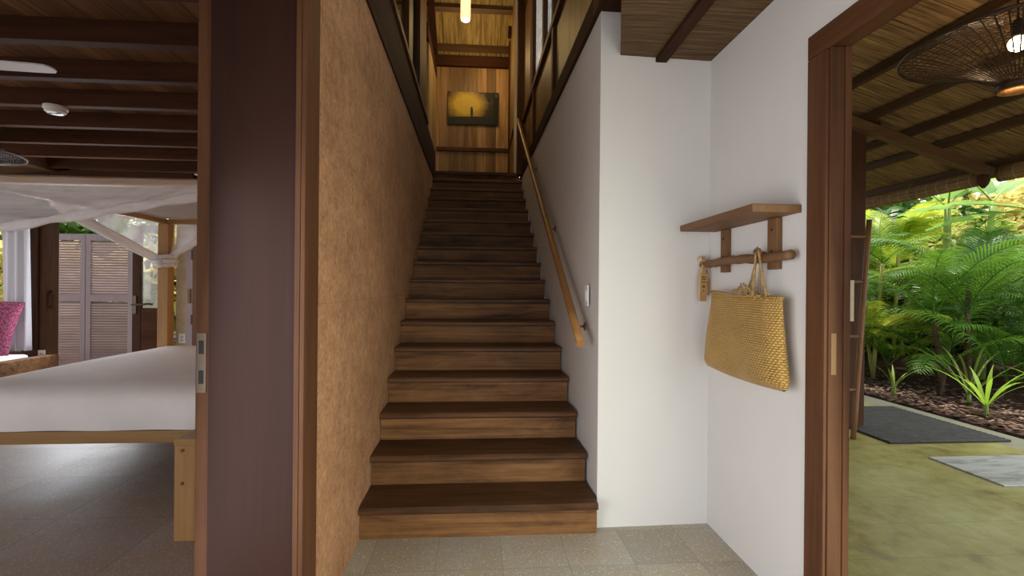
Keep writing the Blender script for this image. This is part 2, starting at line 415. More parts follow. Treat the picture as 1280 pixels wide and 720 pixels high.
def ripple_glass():
    t = NT('patterned_glass'); c = t.coord(); n = t.noise(t.mapping(c,(30,30,14)), 1, 4, .7)
    col = t.ramp(n, [(.35,(.45,.44,.42)),(.65,(.88,.88,.87))])
    tr = t.n('ShaderNodeBsdfTranslucent'); t.l(col, tr.inputs[0]); t.set(col, .3, .5)
    ms = t.n('ShaderNodeMixShader'); ms.inputs[0].default_value = .75
    t.l(t.b.outputs[0], ms.inputs[1]); t.l(tr.outputs[0], ms.inputs[2]); t.l(ms.outputs[0], t.out.inputs[0]); return t.m
M['pglass'] = ripple_glass()

# stairwell side lines (the well narrows slightly towards the top)
def XL(y): return -.593 - .0075*(y-2.45)
def XR(y): return .632 - .0165*(y-2.45)
FL = 2.89       # upper floor level

# ================================================================== SETTING
struct('floor', MB().box(-1.02,1.41,-2.2,2.60,-.10,0), M['tile'], org=(0,0,0))
struct('floor_bedroom', MB().box(-7.6,-1.02,-1.2,8.2,-.10,0), M['tileb'], org=(0,0,0))
struct('floor_verandah', MB().box(1.41,4.42,-3,9.5,-.10,0), M['verfloor'], org=(0,0,0))
struct('trim_10', MB().box(4.42,4.76,-3,9.5,-.12,.0), M['verkerb'], org=(4.6,3,0))
# left rammed-earth wall between bedroom and stairs
struct('wall_left', MB().prism([(-.985,1.80),(XL(1.8),1.80),(XL(8.0),8.0),(-.985,8.0)], 0, 2.78).box(-.985,-.60,-2.2,1.80,2.42,2.78).box(-.985,-.60,-2.2,-.45,0,2.42), M['earth'], org=(-.8,2,0))
# right white wall: block beside the stairs + wall with the verandah door opening
struct('wall_stair', MB().prism([(.645,2.54),(1.41,2.56),(1.41,8.0),(XR(8.0),8.0)], 0, 2.775), M['white'], org=(1,3,0))
struct('wall_right', MB().box(1.264,1.41,1.745,2.56,0,2.75).box(1.264,1.41,-.45,1.745,2.22,2.75).box(1.264,1.41,-2.2,-.45,0,2.75), M['white'], org=(1.3,1,0))
struct('wall_verandah', MB().box(1.412,1.45,1.80,9.0,0,3.5).box(1.412,1.45,-3,1.80,2.75,3.5), M['white'], org=(1.4,5,0))
# hall ceiling of bamboo matting; its left edge is trimmed by a timber
HZ = 2.545
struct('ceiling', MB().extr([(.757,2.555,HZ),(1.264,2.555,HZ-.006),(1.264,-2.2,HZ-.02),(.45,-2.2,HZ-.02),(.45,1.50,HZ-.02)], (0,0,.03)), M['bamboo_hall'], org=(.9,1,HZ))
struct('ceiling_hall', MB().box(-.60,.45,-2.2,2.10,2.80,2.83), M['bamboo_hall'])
struct('ceiling_beam', MB().extr([(.95,2.552,HZ-.004),(1.01,2.552,HZ-.004),(1.01,2.552,HZ-.028),(.95,2.552,HZ-.028)], (-.10,-4.5,-.015)), M['darky'])
struct('ceiling_beam', MB().extr([(.757,2.552,HZ+.002),(.768,2.552,HZ+.002),(.768,2.552,2.80),(.757,2.552,2.80)], (-.307,-1.05,0)), M['darky'])
struct('ceiling_beam', MB().box(.62,1.5,2.50,2.62,2.786,2.92), M['darkx'])

# left doorway end: dark jamb, bead, casing, strike strip, lintel
door = struct('door_1', MB().box(-.895,-.617,1.665,1.80,0,2.32), M['dark'], org=(-.75,1.73,0))
build('jamb_bead', MB().box(-.616,-.598,1.655,1.80,0,2.32,.003), M['framez'], parent=door)
build('casing', MB().box(-.597,-.582,1.655,1.795,0,2.40,.003), M['jamb'], parent=door)
build('strike_stile', MB().box(-.942,-.896,1.675,1.80,0,2.32,.003), M['jamb'], parent=door)
sp = build('strike_plate', MB().box(-.937,-.906,1.671,1.676,.925,1.125,.001), M['metal'], parent=door, label='steel strike plate')
build('latch_slot', MB().box(-.929,-.914,1.6695,1.674,1.055,1.10), M['black'], parent=sp)
build('latch_slot', MB().box(-.929,-.914,1.6695,1.674,.955,1.00), M['black'], parent=sp)
s_ = MB()
for z in (.938,1.028,1.113): s_.lathe([(.0035,0),(.0035,.002)], (0,0,0), 8)
for k,z in enumerate((.938,1.028,1.113)):
    for i in range(16):
        x,y,zz = s_.v[k*16+i]; s_.v[k*16+i] = (-.9215+x, 1.671-zz, z+y)
build('screw', s_, M['brass'], parent=sp)
build('lintel', MB().box(-.942,-.598,-.45,1.80,2.321,2.42).box(-.597,-.582,-.45,1.655,2.325,2.42), M['darky'], parent=door)

# right door frame (opening onto the verandah)
d2 = struct('door_2', MB().box(1.250,1.263,1.655,1.755,0,2.16,.003), M['framez'], org=(1.3,1.7,0))
build('jamb', MB().box(1.2635,1.318,1.650,1.7445,0,2.17,.003), M['framez'], parent=d2)
build('door_stop', MB().box(1.3185,1.342,1.645,1.7445,0,2.17,.003), M['framez'], parent=d2)
build('head', MB().box(1.250,1.263,-.45,1.755,2.162,2.25,.003).box(1.2635,1.342,-.45,1.719,2.172,2.218), M['framey'], parent=d2)
build('near_jamb', MB().box(1.250,1.342,-.56,-.452,0,2.25,.004), M['framez'], parent=d2)
build('latch_plate', MB().box(1.272,1.292,1.6475,1.650,.98,1.13,.001), M['brass'], parent=d2)

# ------------------------------------------------------------------ bedroom shell
struct('ceiling_bedroom', MB().box(-6.6,-.985,-1.2,5.66,2.785,2.86).box(-5.2,-.985,5.66,6.62,2.785,2.86), M['ceilplank'], org=(0,0,2.8))
for i in range(11):
    y = 2.37 + .5*(i-1) if i < 2 else 2.87 + .521*(i-2)
    struct('ceiling_beam', MB().box(-6.5 if y < 5.62 else -5.06,-.985,y,y+.065,2.655,2.785,.004), M['darkx'])
struct('ceiling_beam', MB().box(-5.18,-5.06,5.66,6.62,2.63,2.785,.004), M['purlin'])
struct('ceiling_beam', MB().box(-6.6,-5.2,5.66,5.74,2.60,2.785,.004), M['darkx'])
# sloping lower roof over the window bay
struct('ceiling_bay', MB().extr([(-5.2,5.75,2.72),(-5.2,6.65,2.52),(-8.4,6.65,2.30),(-8.4,5.75,2.50)], (0,0,.04)).box(-8.4,-6.6,-1.2,5.74,2.50,2.55), M['bamboo_hall'], org=(-6,3,2))
struct('wall_bedroom_front', MB().box(-7.6,-6.6,-1.3,-1.2,0,2.7).box(-2.2,-.985,-1.3,-1.2,0,2.7).box(-6.6,-2.2,-1.3,-1.2,2.15,2.7), M['earth2'])
# rear timber frame with openings
struct('wall_bedroom_rear', MB().box(-3.77,-3.60,6.28,6.50,0,2.3).box(-3.53,-.985,6.28,6.50,0,2.655).box(-5.05,-.985,6.285,6.5,2.66,2.784), M['earth2'], org=(-3,6.4,0))
rp = struct('pillar_rear', MB().box(-5.42,-5.24,6.10,6.32,0,2.4,.006), M['darkz'])
build('stile', MB().box(-5.235,-5.165,6.12,6.30,0,2.4,.006), M['darkz'], parent=rp)
build('handle', MB().tube([(-5.155,6.19,1.00),(-5.13,6.17,1.04),(-5.125,6.17,1.10),(-5.13,6.17,1.16),(-5.155,6.19,1.20)], .018, 8), M['darkz'], parent=rp)
struct('trim_11', MB().box(-5.16,-3.5,6.14,6.28,2.11,2.655,.004), M['darkx'])
struct('trim_12', MB().box(-7.6,-5.165,6.14,6.30,2.02,2.62,.004), M['darkx'])
struct('wall_bay', MB().box(-7.6,-5.42,6.16,6.28,0,.46), M['darkx'])
struct('pillar_bay', MB().box(-7.6,-7.42,6.10,6.30,0,2.2), M['darkz'])
struct('wall_bedroom_left', MB().box(-7.7,-7.6,-1.2,0.5,0,2.1).box(-7.7,-7.6,.5,6.3,0,.46), M['earth2'])

# glass door standing in the rear opening
gd = struct('door_3', MB().box(-4.21,-4.115,6.16,6.21,.02,2.01,.004), M['darkz'], org=(-4,6.2,0))
build('stile', MB().box(-3.86,-3.78,6.16,6.21,.02,2.01,.004), M['darkz'], parent=gd)
build('door_rail', MB().box(-4.113,-3.862,6.16,6.21,.02,.24,.004).box(-4.113,-3.862,6.16,6.21,1.92,2.01,.004).box(-4.113,-3.862,6.165,6.205,.24,1.00), M['darkx'], parent=gd)
build('pane', MB().box(-4.113,-3.862,6.182,6.188,1.0,1.92), M['glass'], parent=gd)
h = build('handle_plate', MB().box(-4.195,-4.155,6.145,6.16,.93,1.15,.005), M['metal'], parent=gd)
build('lever', MB().tube([(-4.175,6.15,1.045),(-4.175,6.10,1.045),(-4.165,6.09,1.045),(-4.05,6.09,1.045)], .012, 8), M['metal'], parent=h)
d4 = struct('door_4', MB().box(-3.60,-3.53,6.20,6.40,0,2.1,.004), M['shutterf'], org=(-3.55,6.2,0))
build('hinge', MB().tube([(-3.535,6.19,1.60),(-3.535,6.19,1.72)], .012, 8).tube([(-3.535,6.19,.80),(-3.535,6.19,.92)], .012, 8), M['metal'], parent=d4)
build('latch', MB().box(-3.575,-3.545,6.18,6.20,1.06,1.24,.003), M['brass'], parent=d4)

# ------------------------------------------------------------------ stairwell upper storey
struct('floor_upper', MB().box(-3.0,XL(7)-.02,1.85,6.62,2.862,FL), M['ceilplank'], org=(0,0,2.8))
struct('floor_landing', MB().box(-.80,.75,6.95,9,2.78,FL-.001), M['ceilplank'], org=(0,0,2.8))
def beam_along(x0, x1, y0, y1, z0, z1, fn=None):
    f = fn or (lambda y: 0)
    return MB().hexa([(f(y0)+x0,y0,z0),(f(y0)+x1,y0,z0),(f(y1)+x1,y1,z0),(f(y1)+x0,y1,z0),(f(y0)+x0,y0,z1),(f(y0)+x1,y0,z1),(f(y1)+x1,y1,z1),(f(y1)+x0,y1,z1)])
lb = struct('ceiling_beam', beam_along(-.14,.012,1.82,6.72,2.765,3.16,XL), M['darky'])
build('sill', beam_along(-.14,.028,1.82,5.6,3.162,3.205,XL), M['jamb'], parent=lb)
# left upper windows: glass between timber stiles
w1 = struct('window_1', MB().box(XL(5)-.10,XL(5)-.005,4.98,5.55,3.207,6.0,.004), M['darkz'], org=(-.65,5.2,3.2))
build('mullion', MB().box(XL(4.4)-.09,XL(4.4)-.02,4.28,4.52,3.207,6.2,.004), M['framez'], parent=w1)
build('mullion', MB().box(XL(3)-.09,XL(3)-.02,2.92,3.02,3.207,6.2,.004), M['darkz'], parent=w1)
build('pane', MB().box(XL(4)-.06,XL(4)-.05,2.3,4.98,3.207,6.2), M['glass'], parent=w1)
# left landing wall of pale boards, and the post ahead of it
struct('wall_landing_left', MB().box(-.80,-.715,6.75,8.05,FL,4.70), M['paleplank'], org=(-.75,7,FL))
struct('ceiling_beam', MB().extr([(-.80,6.60,4.72),(-.715,6.60,4.72),(-.715,6.60,4.90),(-.80,6.60,4.90)], (0,1.5,-.02)), M['darky'])
struct('ceiling_beam', MB().extr([(-.79,5.6,6.75),(-.70,5.6,6.75),(-.70,5.6,6.95),(-.79,5.6,6.95)], (0,2.4,-1.70)), M['darky'])
# landing rear wall
struct('wall_landing_rear', MB().box(-.80,.55,8.0,8.08,FL,5.02), M['wallplank'], org=(-.045,8,FL))
struct('trim_1', MB().box(-.715,.47,7.955,8.0,3.54,3.60,.004), M['jamb'])
struct('trim_2', MB().box(-.80,.55,7.92,8.0,4.93,5.10,.004), M['darkx'])
# right landing partition
struct('wall_landing_right', MB().box(.49,.55,6.90,8.0,FL,5.6), M['paleplank'], org=(.5,7,FL))
struct('trim_3', MB().box(.475,.492,6.95,7.93,3.54,3.60), M['jamb'])
struct('trim_4', MB().box(.50,.62,6.40,6.52,2.80,6.0,.005), M['darkz'])
struct('trim_5', MB().box(.465,.50,7.78,7.93,FL,5.3,.004), M['framez'])
# right upper wall: beam, boarded panel, sill, windows with patterned glass
rb = struct('ceiling_beam', beam_along(-.008,.16,1.2,6.60,2.778,2.90,XR), M['darky'])
build('board_panel', beam_along(.03,.06,1.2,6.40,2.901,3.50,XR), M['sideplank'], parent=rb)
w2 = struct('window_2', beam_along(-.005,.12,1.2,6.40,3.501,3.56,XR), M['jamb'], org=(.6,4,3.5))
for y in (4.02,5.30): build('stile', beam_along(.002,.03,y,y+.07,2.901,3.50,XR), M['jamb'], parent=w2)
build('pane', beam_along(.05,.058,3.0,6.40,3.561,6.3,XR), M['pglass'], parent=w2)
for y in (3.35,4.05,4.60,5.45): build('mullion', beam_along(.01,.09,y,y+.10,3.561,6.3,XR), M['darkz'], parent=w2)
build('head', beam_along(.01,.09,3.0,6.40,4.95,5.05,XR), M['darky'], parent=w2)
build('casing', beam_along(.02,.09,5.75,6.40,3.561,6.3,XR), M['sideplank'], parent=w2)
# upper roof: matting, purlins, principal rafter
S = .72
def RZ(y): return 5.08 + S*(8.1-y)
struct('ceiling_upper', MB().extr([(-3,8.3,RZ(8.3)),(1.9,8.3,RZ(8.3)),(1.9,4.9,RZ(4.9)),(-3,4.9,RZ(4.9))], (0,0,.05)).extr([(-3,4.9,RZ(4.9)),(1.9,4.9,RZ(4.9)),(1.9,.4,RZ(4.9)-.62*4.5),(-3,.4,RZ(4.9)-.62*4.5)], (0,0,.05)), M['bamboo_up'], org=(0,8,5))
for y in (7.86,7.36,6.86,6.36):
    struct('ceiling_beam', MB().extr([(-2.9,y,RZ(y)-.002),(1.6,y,RZ(y)-.002),(1.6,y+.06,RZ(y+.06)-.002),(-2.9,y+.06,RZ(y+.06)-.002)], (0,-.02,-.07)), M['rafter'])
struct('ceiling_beam', MB().extr([(.62,7.95,RZ(7.95)-.28),(.70,7.95,RZ(7.95)-.28),(.70,7.95,RZ(7.95)-.10),(.62,7.95,RZ(7.95)-.10)], (-.35,-2.4,S*2.4)), M['darky'])
struct('ceiling_beam', MB().box(.44,.56,7.60,7.72,5.3,5.55), M['darky'])
struct('wall_upper_left', MB().box(-3.1,-3.0,1.94,8.0,FL,7), M['paleplank'])
struct('wall_upper_rear', MB().box(-3.0,-.80,8.0,8.08,FL,5.15), M['wallplank'])
struct('wall_upper_front', MB().box(-3.0,-.60,1.85,1.93,2.90,5.5).box(-.60,1.5,1.20,1.28,2.92,5.0), M['sideplank'])

# ------------------------------------------------------------------ staircase
st = thing('staircase', 'long straight wooden staircase with dark treads and brown risers', 'stairs', (0,2.5,0))
for i in range(17):
    y = 2.449 + .264*i; z = .17*(i+1)
    if i < 16:
        y1 = y + .264 + .034
        a, b = XL(y)+.002, XR(y)-.002; a1, b1 = XL(y1)+.002, XR(y1)-.002
        e = .008
        tr = MB().add([(a,y+e,z-.036),(b,y+e,z-.036),(b1,y1,z-.036),(a1,y1,z-.036),(a,y,z-.028),(b,y,z-.028),(a,y,z-.009),(b,y,z-.009),(a,y+e,z),(b,y+e,z),(b1,y1,z),(a1,y1,z)],
              [(3,2,1,0),(0,1,5,4),(4,5,7,6),(6,7,9,8),(8,9,10,11),(11,10,2,3),(0,4,6,8,11,3),(1,2,10,9,7,5)])
        build('tread', tr, M['tread'], parent=st)
    else:
        build('tread', MB().add(*(lambda a,b,c,d: ([(a,y,z-.04),(b,y,z-.04),(d,6.95,z-.04),(c,6.95,z-.04),(a,y,z),(b,y,z),(d,6.95,z),(c,6.95,z)], [(3,2,1,0),(4,5,6,7),(0,1,5,4),(1,2,6,5),(2,3,7,6),(3,0,4,7)]))(XL(y)+.014,XR(y)-.010,XL(6.95)+.014,XR(6.95)-.010)), M['tread'], parent=st, label='landing edge board')
    yr = y + .035; zb = .17*i
    build('riser', MB().box(XL(yr)+.002,XR(yr)-.002,yr,yr+.022,zb,z-.0365), M['riser'], parent=st)

# handrail
hr = thing('handrail', 'round wooden handrail fixed along the white stair wall', 'handrail', (.57,4.4,0))
P0 = Vector((.553,2.56,.985)); P1 = Vector((.500,6.30,3.50))
rl = build('rail', MB().tube([P0.lerp(P1, k/14) for k in range(15)], .024, 16), M['rail'], parent=hr, smooth=False)
for pp in rl.data.polygons: pp.use_smooth = len(pp.vertices) == 4
for t in (.055,.33,.63,.94):
    p = P0.lerp(P1, t); xw = XR(p.y) - .003 if p.y < 6.2 else .56
    b = MB().tube([(p.x+.005,p.y,p.z-.02),(p.x+.01,p.y,p.z-.055),(p.x+.035,p.y,p.z-.06),(xw-.004,p.y,p.z-.06)], .007, 8)
    br = build('bracket', b, M['brass'], parent=hr, smooth=True)
    build('rosette', MB().tube([(xw-.006,p.y,p.z-.06),(xw,p.y,p.z-.06)], .024, 14), M['brass'], parent=br)

# light switch on stair wall
xw = XR(2.73)
sw = thing('light_switch', 'white light switch plate on the wall beside the handrail', 'light switch', (xw,2.73,1.18))
build('plate', MB().box(xw-.010,xw-.001,2.690,2.770,1.185,1.305,.003), M['plastic'], parent=sw)
build('rocker', MB().box(xw-.014,xw-.010,2.712,2.748,1.215,1.275,.0015), M['plastic'], parent=sw)

# painting on the landing wall
def painting_mat():
    t = NT('yellow_canvas'); c = t.coord()
    n = t.noise(c, 7, 5, .65)
    g = t.n('ShaderNodeTexGradient', gradient_type='SPHERICAL'); t.l(t.mapping(c, (2.55,1,3.3), loc=(.28,0,-1.08)), g.inputs[0])
    f = t.math('ADD', g.outputs[1], t.math('MULTIPLY', t.math('SUBTRACT', n, .5), .5))
    return t.set(t.ramp(f, [(.02,(.03,.025,.012)),(.22,(.26,.17,.025)),(.55,(.60,.42,.04))]), .5, .3)
pt = thing('painting', 'dark framed yellow picture with a small standing figure on the plank wall', 'painting', (-.11,7.97,3.98))
build('canvas', MB().box(-.53,.305,7.965,7.999,3.98,4.52,.003), painting_mat(), parent=pt)
build('painted_ground', MB().extr([(-.53,7.9635,3.98),(.305,7.9635,3.98),(.305,7.9635,4.10),(-.06,7.9635,4.115),(-.53,7.9635,4.10)], (0,.002,0)), plain('ink_green', (.012,.014,.012), .6), parent=pt)
build('painted_doorway', MB().box(.215,.305,7.9628,7.966,4.0,4.50), M['black'], parent=pt)
build('painted_window', MB().box(.13,.18,7.9628,7.966,4.36,4.40), M['black'], parent=pt)
build('painted_sign', MB().box(.245,.292,7.960,7.9635,4.44,4.495), plain('slate_ink', (.09,.09,.07), .6), parent=pt)
build('painted_figure', MB().extr([(-.165,7.9625,4.05),(-.150,7.9625,4.12),(-.158,7.9625,4.20),(-.150,7.9625,4.235),(-.166,7.9625,4.24),(-.150,7.9625,4.25),(-.146,7.9625,4.275),(-.128,7.9625,4.275),(-.122,7.9625,4.25),(-.104,7.9625,4.24),(-.12,7.9625,4.235),(-.112,7.9625,4.20),(-.118,7.9625,4.12),(-.105,7.9625,4.05),(-.125,7.9625,4.05),(-.135,7.9625,4.11),(-.148,7.9625,4.05)], (0,.002,0)), M['black'], parent=pt)

# pendant tube lamp over the stairs
sl = thing('tube_pendant_lamp', 'glowing amber tube pendant lamp hanging over the stairs', 'lamp', (-.173,5.5,4.33))
build('lamp_shade', MB().lathe([(.052,0.0),(.055,.01),(.055,.62),(.05,.63)], (-.173,5.5,4.34), 20), M['tubeglow'], parent=sl, smooth=True)
build('lamp_end', MB().lathe([(.02,-.004),(.046,-.004),(.050,.012),(.02,.012)], (-.173,5.5,4.336), 20), M['tubeend'], parent=sl)
build('cord', MB().tube([(-.173,5.5,4.965),(-.173,5.5,6.93)], .006, 6), M['black'], parent=sl)

# ------------------------------------------------------------------ shelf with peg rail, bag, tags
XW = 1.264
sh = thing('wall_shelf', 'rustic wooden wall shelf with a peg rail under it', 'shelf', (XW,2.13,1.38))
bd = MB().box(1.062,XW-.002,1.80,2.475,1.590,1.622,.004)
build('shelf_board', bd, M['shelf'], parent=sh)
build('bracket', MB().box(1.238,XW-.001,2.325,2.385,1.372,1.589,.004), M['shelfz'], parent=sh)
build('bracket', MB().box(1.238,XW-.001,1.918,1.985,1.372,1.589,.004), M['shelfz'], parent=sh)
build('board_batten', MB().box(1.225,XW-.003,1.93,1.975,1.6225,1.632,.003), M['shelf'], parent=sh)
random.seed(3)
pts = []; rr = []
for k in range(25):
    t = k/24; y = 1.80 + t*.80
    pts.append((1.222+random.uniform(-.002,.002), y, 1.424 - .004*math.sin(t*9) + random.uniform(-.002,.002)))
    rr.append(.0205 - .004*max(0,(t-.72)/.28) + random.uniform(-.0015,.0015))
build('peg_rail', MB().tube(pts, rr, 12), M['shelf'], parent=sh, smooth=True)
for y in (2.53,2.0): build('peg', MB().tube([(1.235,y-.01,1.436),(1.205,y-.01,1.446),(1.190,y-.01,1.456)], [.011,.012,.015], 10), M['peg'] if y > 2.3 else M['shelf'], parent=sh, smooth=True)
for y in (2.355,1.952):
    for z in (1.45,1.54): build('dowel_plug', MB().tube([(1.2375,y,z),(1.2345,y,z)], .006, 10), M['darkz'], parent=sh)

bg = thing('woven_bag', 'flat woven seagrass bag hanging by rope handles from the peg rail', 'bag', (1.21,2.11,.88))
def bagpt(side):
    def fn(u, v):          # u across (near->far), v down
        zt = 1.250 + .022*u + .004*math.sin(u*9); zb = .885 + .012*math.sin(u*PI)*-1
        y0 = 1.822 - .045*v - .022*math.sin(v*PI)*-1*.6; y1 = 2.405 + .065*v**1.3
        # rounded lower corners
        k = max(0, (v-.86)/.14); ins = .030*(1-math.sqrt(max(0,1-k*k)))
        y = (y0+ins) + (y1-y0-2*ins)*u
        z = zt + (zb-zt)*v
        edge = min(u, 1-u); th = .050*min(1, (edge/.13))**.55 * (.30 + .70*math.sin(min(1,v*1.15)*PI*.62)) * min(1, ((1-v)/.10+.0))**.5
        th += .004*math.sin(u*14+v*5)*(1 if edge > .1 else 0)
        return (1.205 + side*max(th,.002), y, z)
    return fn
b = MB().grid(bagpt(-1), 40, 34); b.grid(bagpt(1), 40, 34)
bag = build('body', b, M['basket'], parent=bg, smooth=True)
bmx = bmesh.new(); bmx.from_mesh(bag.data); bmesh.ops.remove_doubles(bmx, verts=list(bmx.verts), dist=.0045); bmesh.ops.recalc_face_normals(bmx, faces=list(bmx.faces)); bmx.to_mesh(bag.data); bmx.free()
build('rim', MB().tube([( 1.205 - .022*math.sin(min(1,max(0,(k/20)))*PI)-.002, 1.822+.583*k/20, 1.250+.022*k/20+.004*math.sin(k/20*9)) for k in range(21)], .007, 8), M['basket'], parent=bg, smooth=True)
def rope(pa, pb, top):
    pa, pb, top = Vector(pa), Vector(pb), Vector(top); q = []
    for k in range(10): q.append(pa.lerp(top + Vector((0,-.008,0)), k/9))
    q.append(top + Vector((0,0,.008)))
    for k in range(10): q.append((top + Vector((0,.008,0))).lerp(pb, k/9))
    return MB().tube(q, .0055, 7)
build('handle', rope((1.180,1.895,1.262),(1.182,1.995,1.260),(1.197,1.990,1.458)), M['rope'], parent=bg, smooth=True, label='near twisted rope handle')
build('handle', rope((1.222,2.015,1.262),(1.222,2.105,1.265),(1.209,1.990,1.452)), M['rope'], parent=bg, smooth=True, label='far twisted rope handle')
random.seed(5); kn = MB()
for (ky,kz,n_) in ((2.09,1.275,16),(2.03,1.28,18),(1.905,1.265,6),(1.99,1.265,5)):
    kn = MB()
    for k in range(n_):
        a = Vector((1.188+random.uniform(-.012,.012), ky+random.uniform(-.03,.03), kz+random.uniform(-.015,.02)))
        d = Vector((random.uniform(-.03,.01), random.uniform(-.04,.04), random.uniform(-.02,.03)))
        kn.tube([a, a+d*.5+Vector((0,0,.006)), a+d], .0028, 5)
    build('rope_fringe', kn, M['rope'], parent=bg)

def wood_tag(px, py, pz, rot, h_, label, lines):
    t = thing('wooden_tag', label, 'tag', (px,py,pz), local=True, group='wooden tags on the peg rail'); t.rotation_euler = rot
    m = MB(); w = .027
    prof = [(-w,-h_),(w,-h_),(w,-.035),(.012,-.020),(.016,0.0),(.010,.016),(-.010,.016),(-.016,0.0),(-.012,-.020),(-w,-.035)]
    build('board', m.extr([(x,-.004,z) for x,z in prof], (0,.008,0)), M['tagwood'], parent=t)
    build('loop', MB().tube([(0,-.006,.0),(0,-.012,.030),(0,-.004,.062),(0,.006,.062),(0,.012,.030),(0,.006,.0)], .0025, 6), M['rope'], parent=t, smooth=True)
    q = MB(); random.seed(int(h_*1000))
    for z, wd in lines:
        x = -wd
        while x < wd:
            l = random.uniform(.003,.008); q.box(x, min(x+l,wd), -.0047,-.0038, z, z+random.uniform(.004,.0065)); x += l+.0018
    build('lettering', q, M['ink'], parent=t)
    return t
wood_tag(1.205,2.50,1.400,(0,.03,.45),.178,'front wooden hang tag with burnt lettering at the shelf end',[(-.052,.017),(-.064,.015),(-.078,.018),(-.098,.010),(-.106,.010),(-.125,.006)])
wood_tag(1.235,2.535,1.375,(0,-.03,.45),.120,'back wooden hang tag half hidden behind the lettered one',[(-.055,.015),(-.070,.013)])

# ------------------------------------------------------------------ bedroom contents
bed = thing('canopy_bed', 'low oak four-poster bed frame under the white sheet', 'bed', (-2.25,4.1,0))
BX0, BX1, BY0, BY1 = -3.22, -1.22, 3.05, 5.15
build('front_rail', MB().box(BX0,BX1,BY0,BY0+.06,.327,.402,.004), M['bedwood'], parent=bed)
build('rear_rail', MB().box(BX0,BX1,BY1-.06,BY1,.327,.402,.004), M['bedwood'], parent=bed)
build('side_rail', MB().box(BX0,BX0+.06,BY0+.061,BY1-.061,.327,.402,.004), M['bedwoody'], parent=bed)
build('side_rail', MB().box(BX1-.06,BX1,BY0+.061,BY1-.061,.327,.402,.004), M['bedwoody'], parent=bed)
build('slat_base', MB().box(BX0+.061,BX1-.061,BY0+.061,BY1-.061,.36,.40), M['bedwoody'], parent=bed)
for x, y in ((BX0+.02,BY1-.12),(BX0+.02,BY0+.062),(BX1-.12,BY1-.12),(BX1-.12,BY0+.062)):
    build('post', MB().box(x,x+.10,y,y+.10,0,1.90,.005), M['bedwoodz'], parent=bed)
build('canopy_bar', MB().box(BX0,BX1,BY0+.09,BY0+.14,1.90,1.945,.004), M['bedwood'], parent=bed)
build('canopy_bar', MB().box(BX0,BX1,BY1-.10,BY1-.05,1.90,1.945,.004), M['bedwood'], parent=bed)
build('canopy_bar', MB().box(BX0+.04,BX0+.09,BY0+.15,BY1-.11,1.90,1.945,.004), M['bedwoody'], parent=bed)
build('canopy_bar', MB().box(BX1-.09,BX1-.04,BY0+.15,BY1-.11,1.90,1.945,.004), M['bedwoody'], parent=bed)

# white bed cover, rounded over the mattress and tucked at the rail
def cover():
    m = MB(); NX, NY = 60, 60; x0, x1, y0, y1 = BX0-.0, BX1-.0, BY0-.015, BY1-.01
    random.seed(11)
    def f(u, v):
        # unfold: u,v in [-.18,1.18]; overshoot folds down the sides
        U = -.20 + 1.40*u; V = -.20 + 1.40*v
        du = max(0,-U, U-1); dv = max(0,-V, V-1)
        cu = min(1,max(0,U)); cv = min(1,max(0,V))
        x = x0 + (x1-x0)*cu; y = y0 + (y1-y0)*cv
        edge = min(cu, 1-cu)*(x1-x0); edgev = min(cv,1-cv)*(y1-y0)
        e = min(edge, edgev); top = .700 - .085*math.exp(-e/.09) + .010*math.sin(x*5+y*2)*min(1,e*3) + .012*math.sin(y*3.3+1)*min(1,e*3)
        d = max(du,dv)/.20
        z = top - d*.205
        bul = .018*math.sin(d*PI)
        if du > 0: x += (-1 if U < 0 else 1)*(bul + .006*math.sin(y*17))
        if dv > 0: y += (-1 if V < 0 else 1)*(bul + .007*math.sin(x*11+1)*d)
        # pleat at the near right corner
        return (x,y,z)
    return m.grid(f, NX, NY)
build('bed_cover', cover(), M['linen'], smooth=True, sub=1, label='white bed cover tucked smooth over the mattress', cat='bedding')

# small block bench in front of the bed
bn = thing('bench', 'small pale wooden block bench beside the dark door jamb', 'bench', (-1.3,2.63,0))
lg = build('leg', MB().box(-1.512,-1.408,2.515,2.735,0,.480,.003), M['bedwoodz'], parent=bn)
for z in (.455,.29): build('plug', MB().tube([(-1.472,2.5155,z),(-1.472,2.5125,z)], .009, 10), M['riser'], parent=lg)
build('seat', MB().box(-1.514,-1.03,2.512,2.738,.481,.512,.003), M['bedwood'], parent=bn)
build('leg', MB().box(-1.13,-1.03,2.515,2.735,0,.480,.003), M['bedwoodz'], parent=bn)
tc = MB().grid(lambda u,v: (-1.398+.16*u, 2.508-.004*math.sin(u*12), .515-.20*v), 12, 8)
build('hand_towel', tc, M['linen'], solid=.006, label='white hand towel hanging off the pale wooden bench', cat='towel')

# mosquito net on the canopy
net = thing('mosquito_net', 'sheer white mosquito net swagged and tied on the bed canopy', 'mosquito net', (-2.2,4.1,1.5))
build('roof_cloth', MB().grid(lambda u,v: (BX0+.03+(BX1-BX0-.06)*u, BY0+.45+(BY1-BY0-.5)*v, 1.955-.05*math.sin(u*PI)*math.sin(v*PI)), 24, 24), M['netroof'], parent=net, smooth=True)
def front(u, v):
    x = BX0-.10 + 2.06*u
    zl = 1.565 + .38*max(0,u-.10)
    zt = 1.940 - .004*math.sin(u*30)
    y = BY0 + .085 - .03*math.sin(v*PI*.5) + .016*math.sin((x*2.0+v*1.3)*9)*v
    return (x, y, zt + (min(zl,1.93)-zt)*v)
build('front_swag', MB().grid(front, 110, 30), M['net'], parent=net, smooth=True)
def hem(u, k):
    x = BX0-.10 + 2.06*u; return (x, BY0+.055+.01*math.sin(x*18), min(1.565+.38*max(0,u-.10),1.93)+.012)
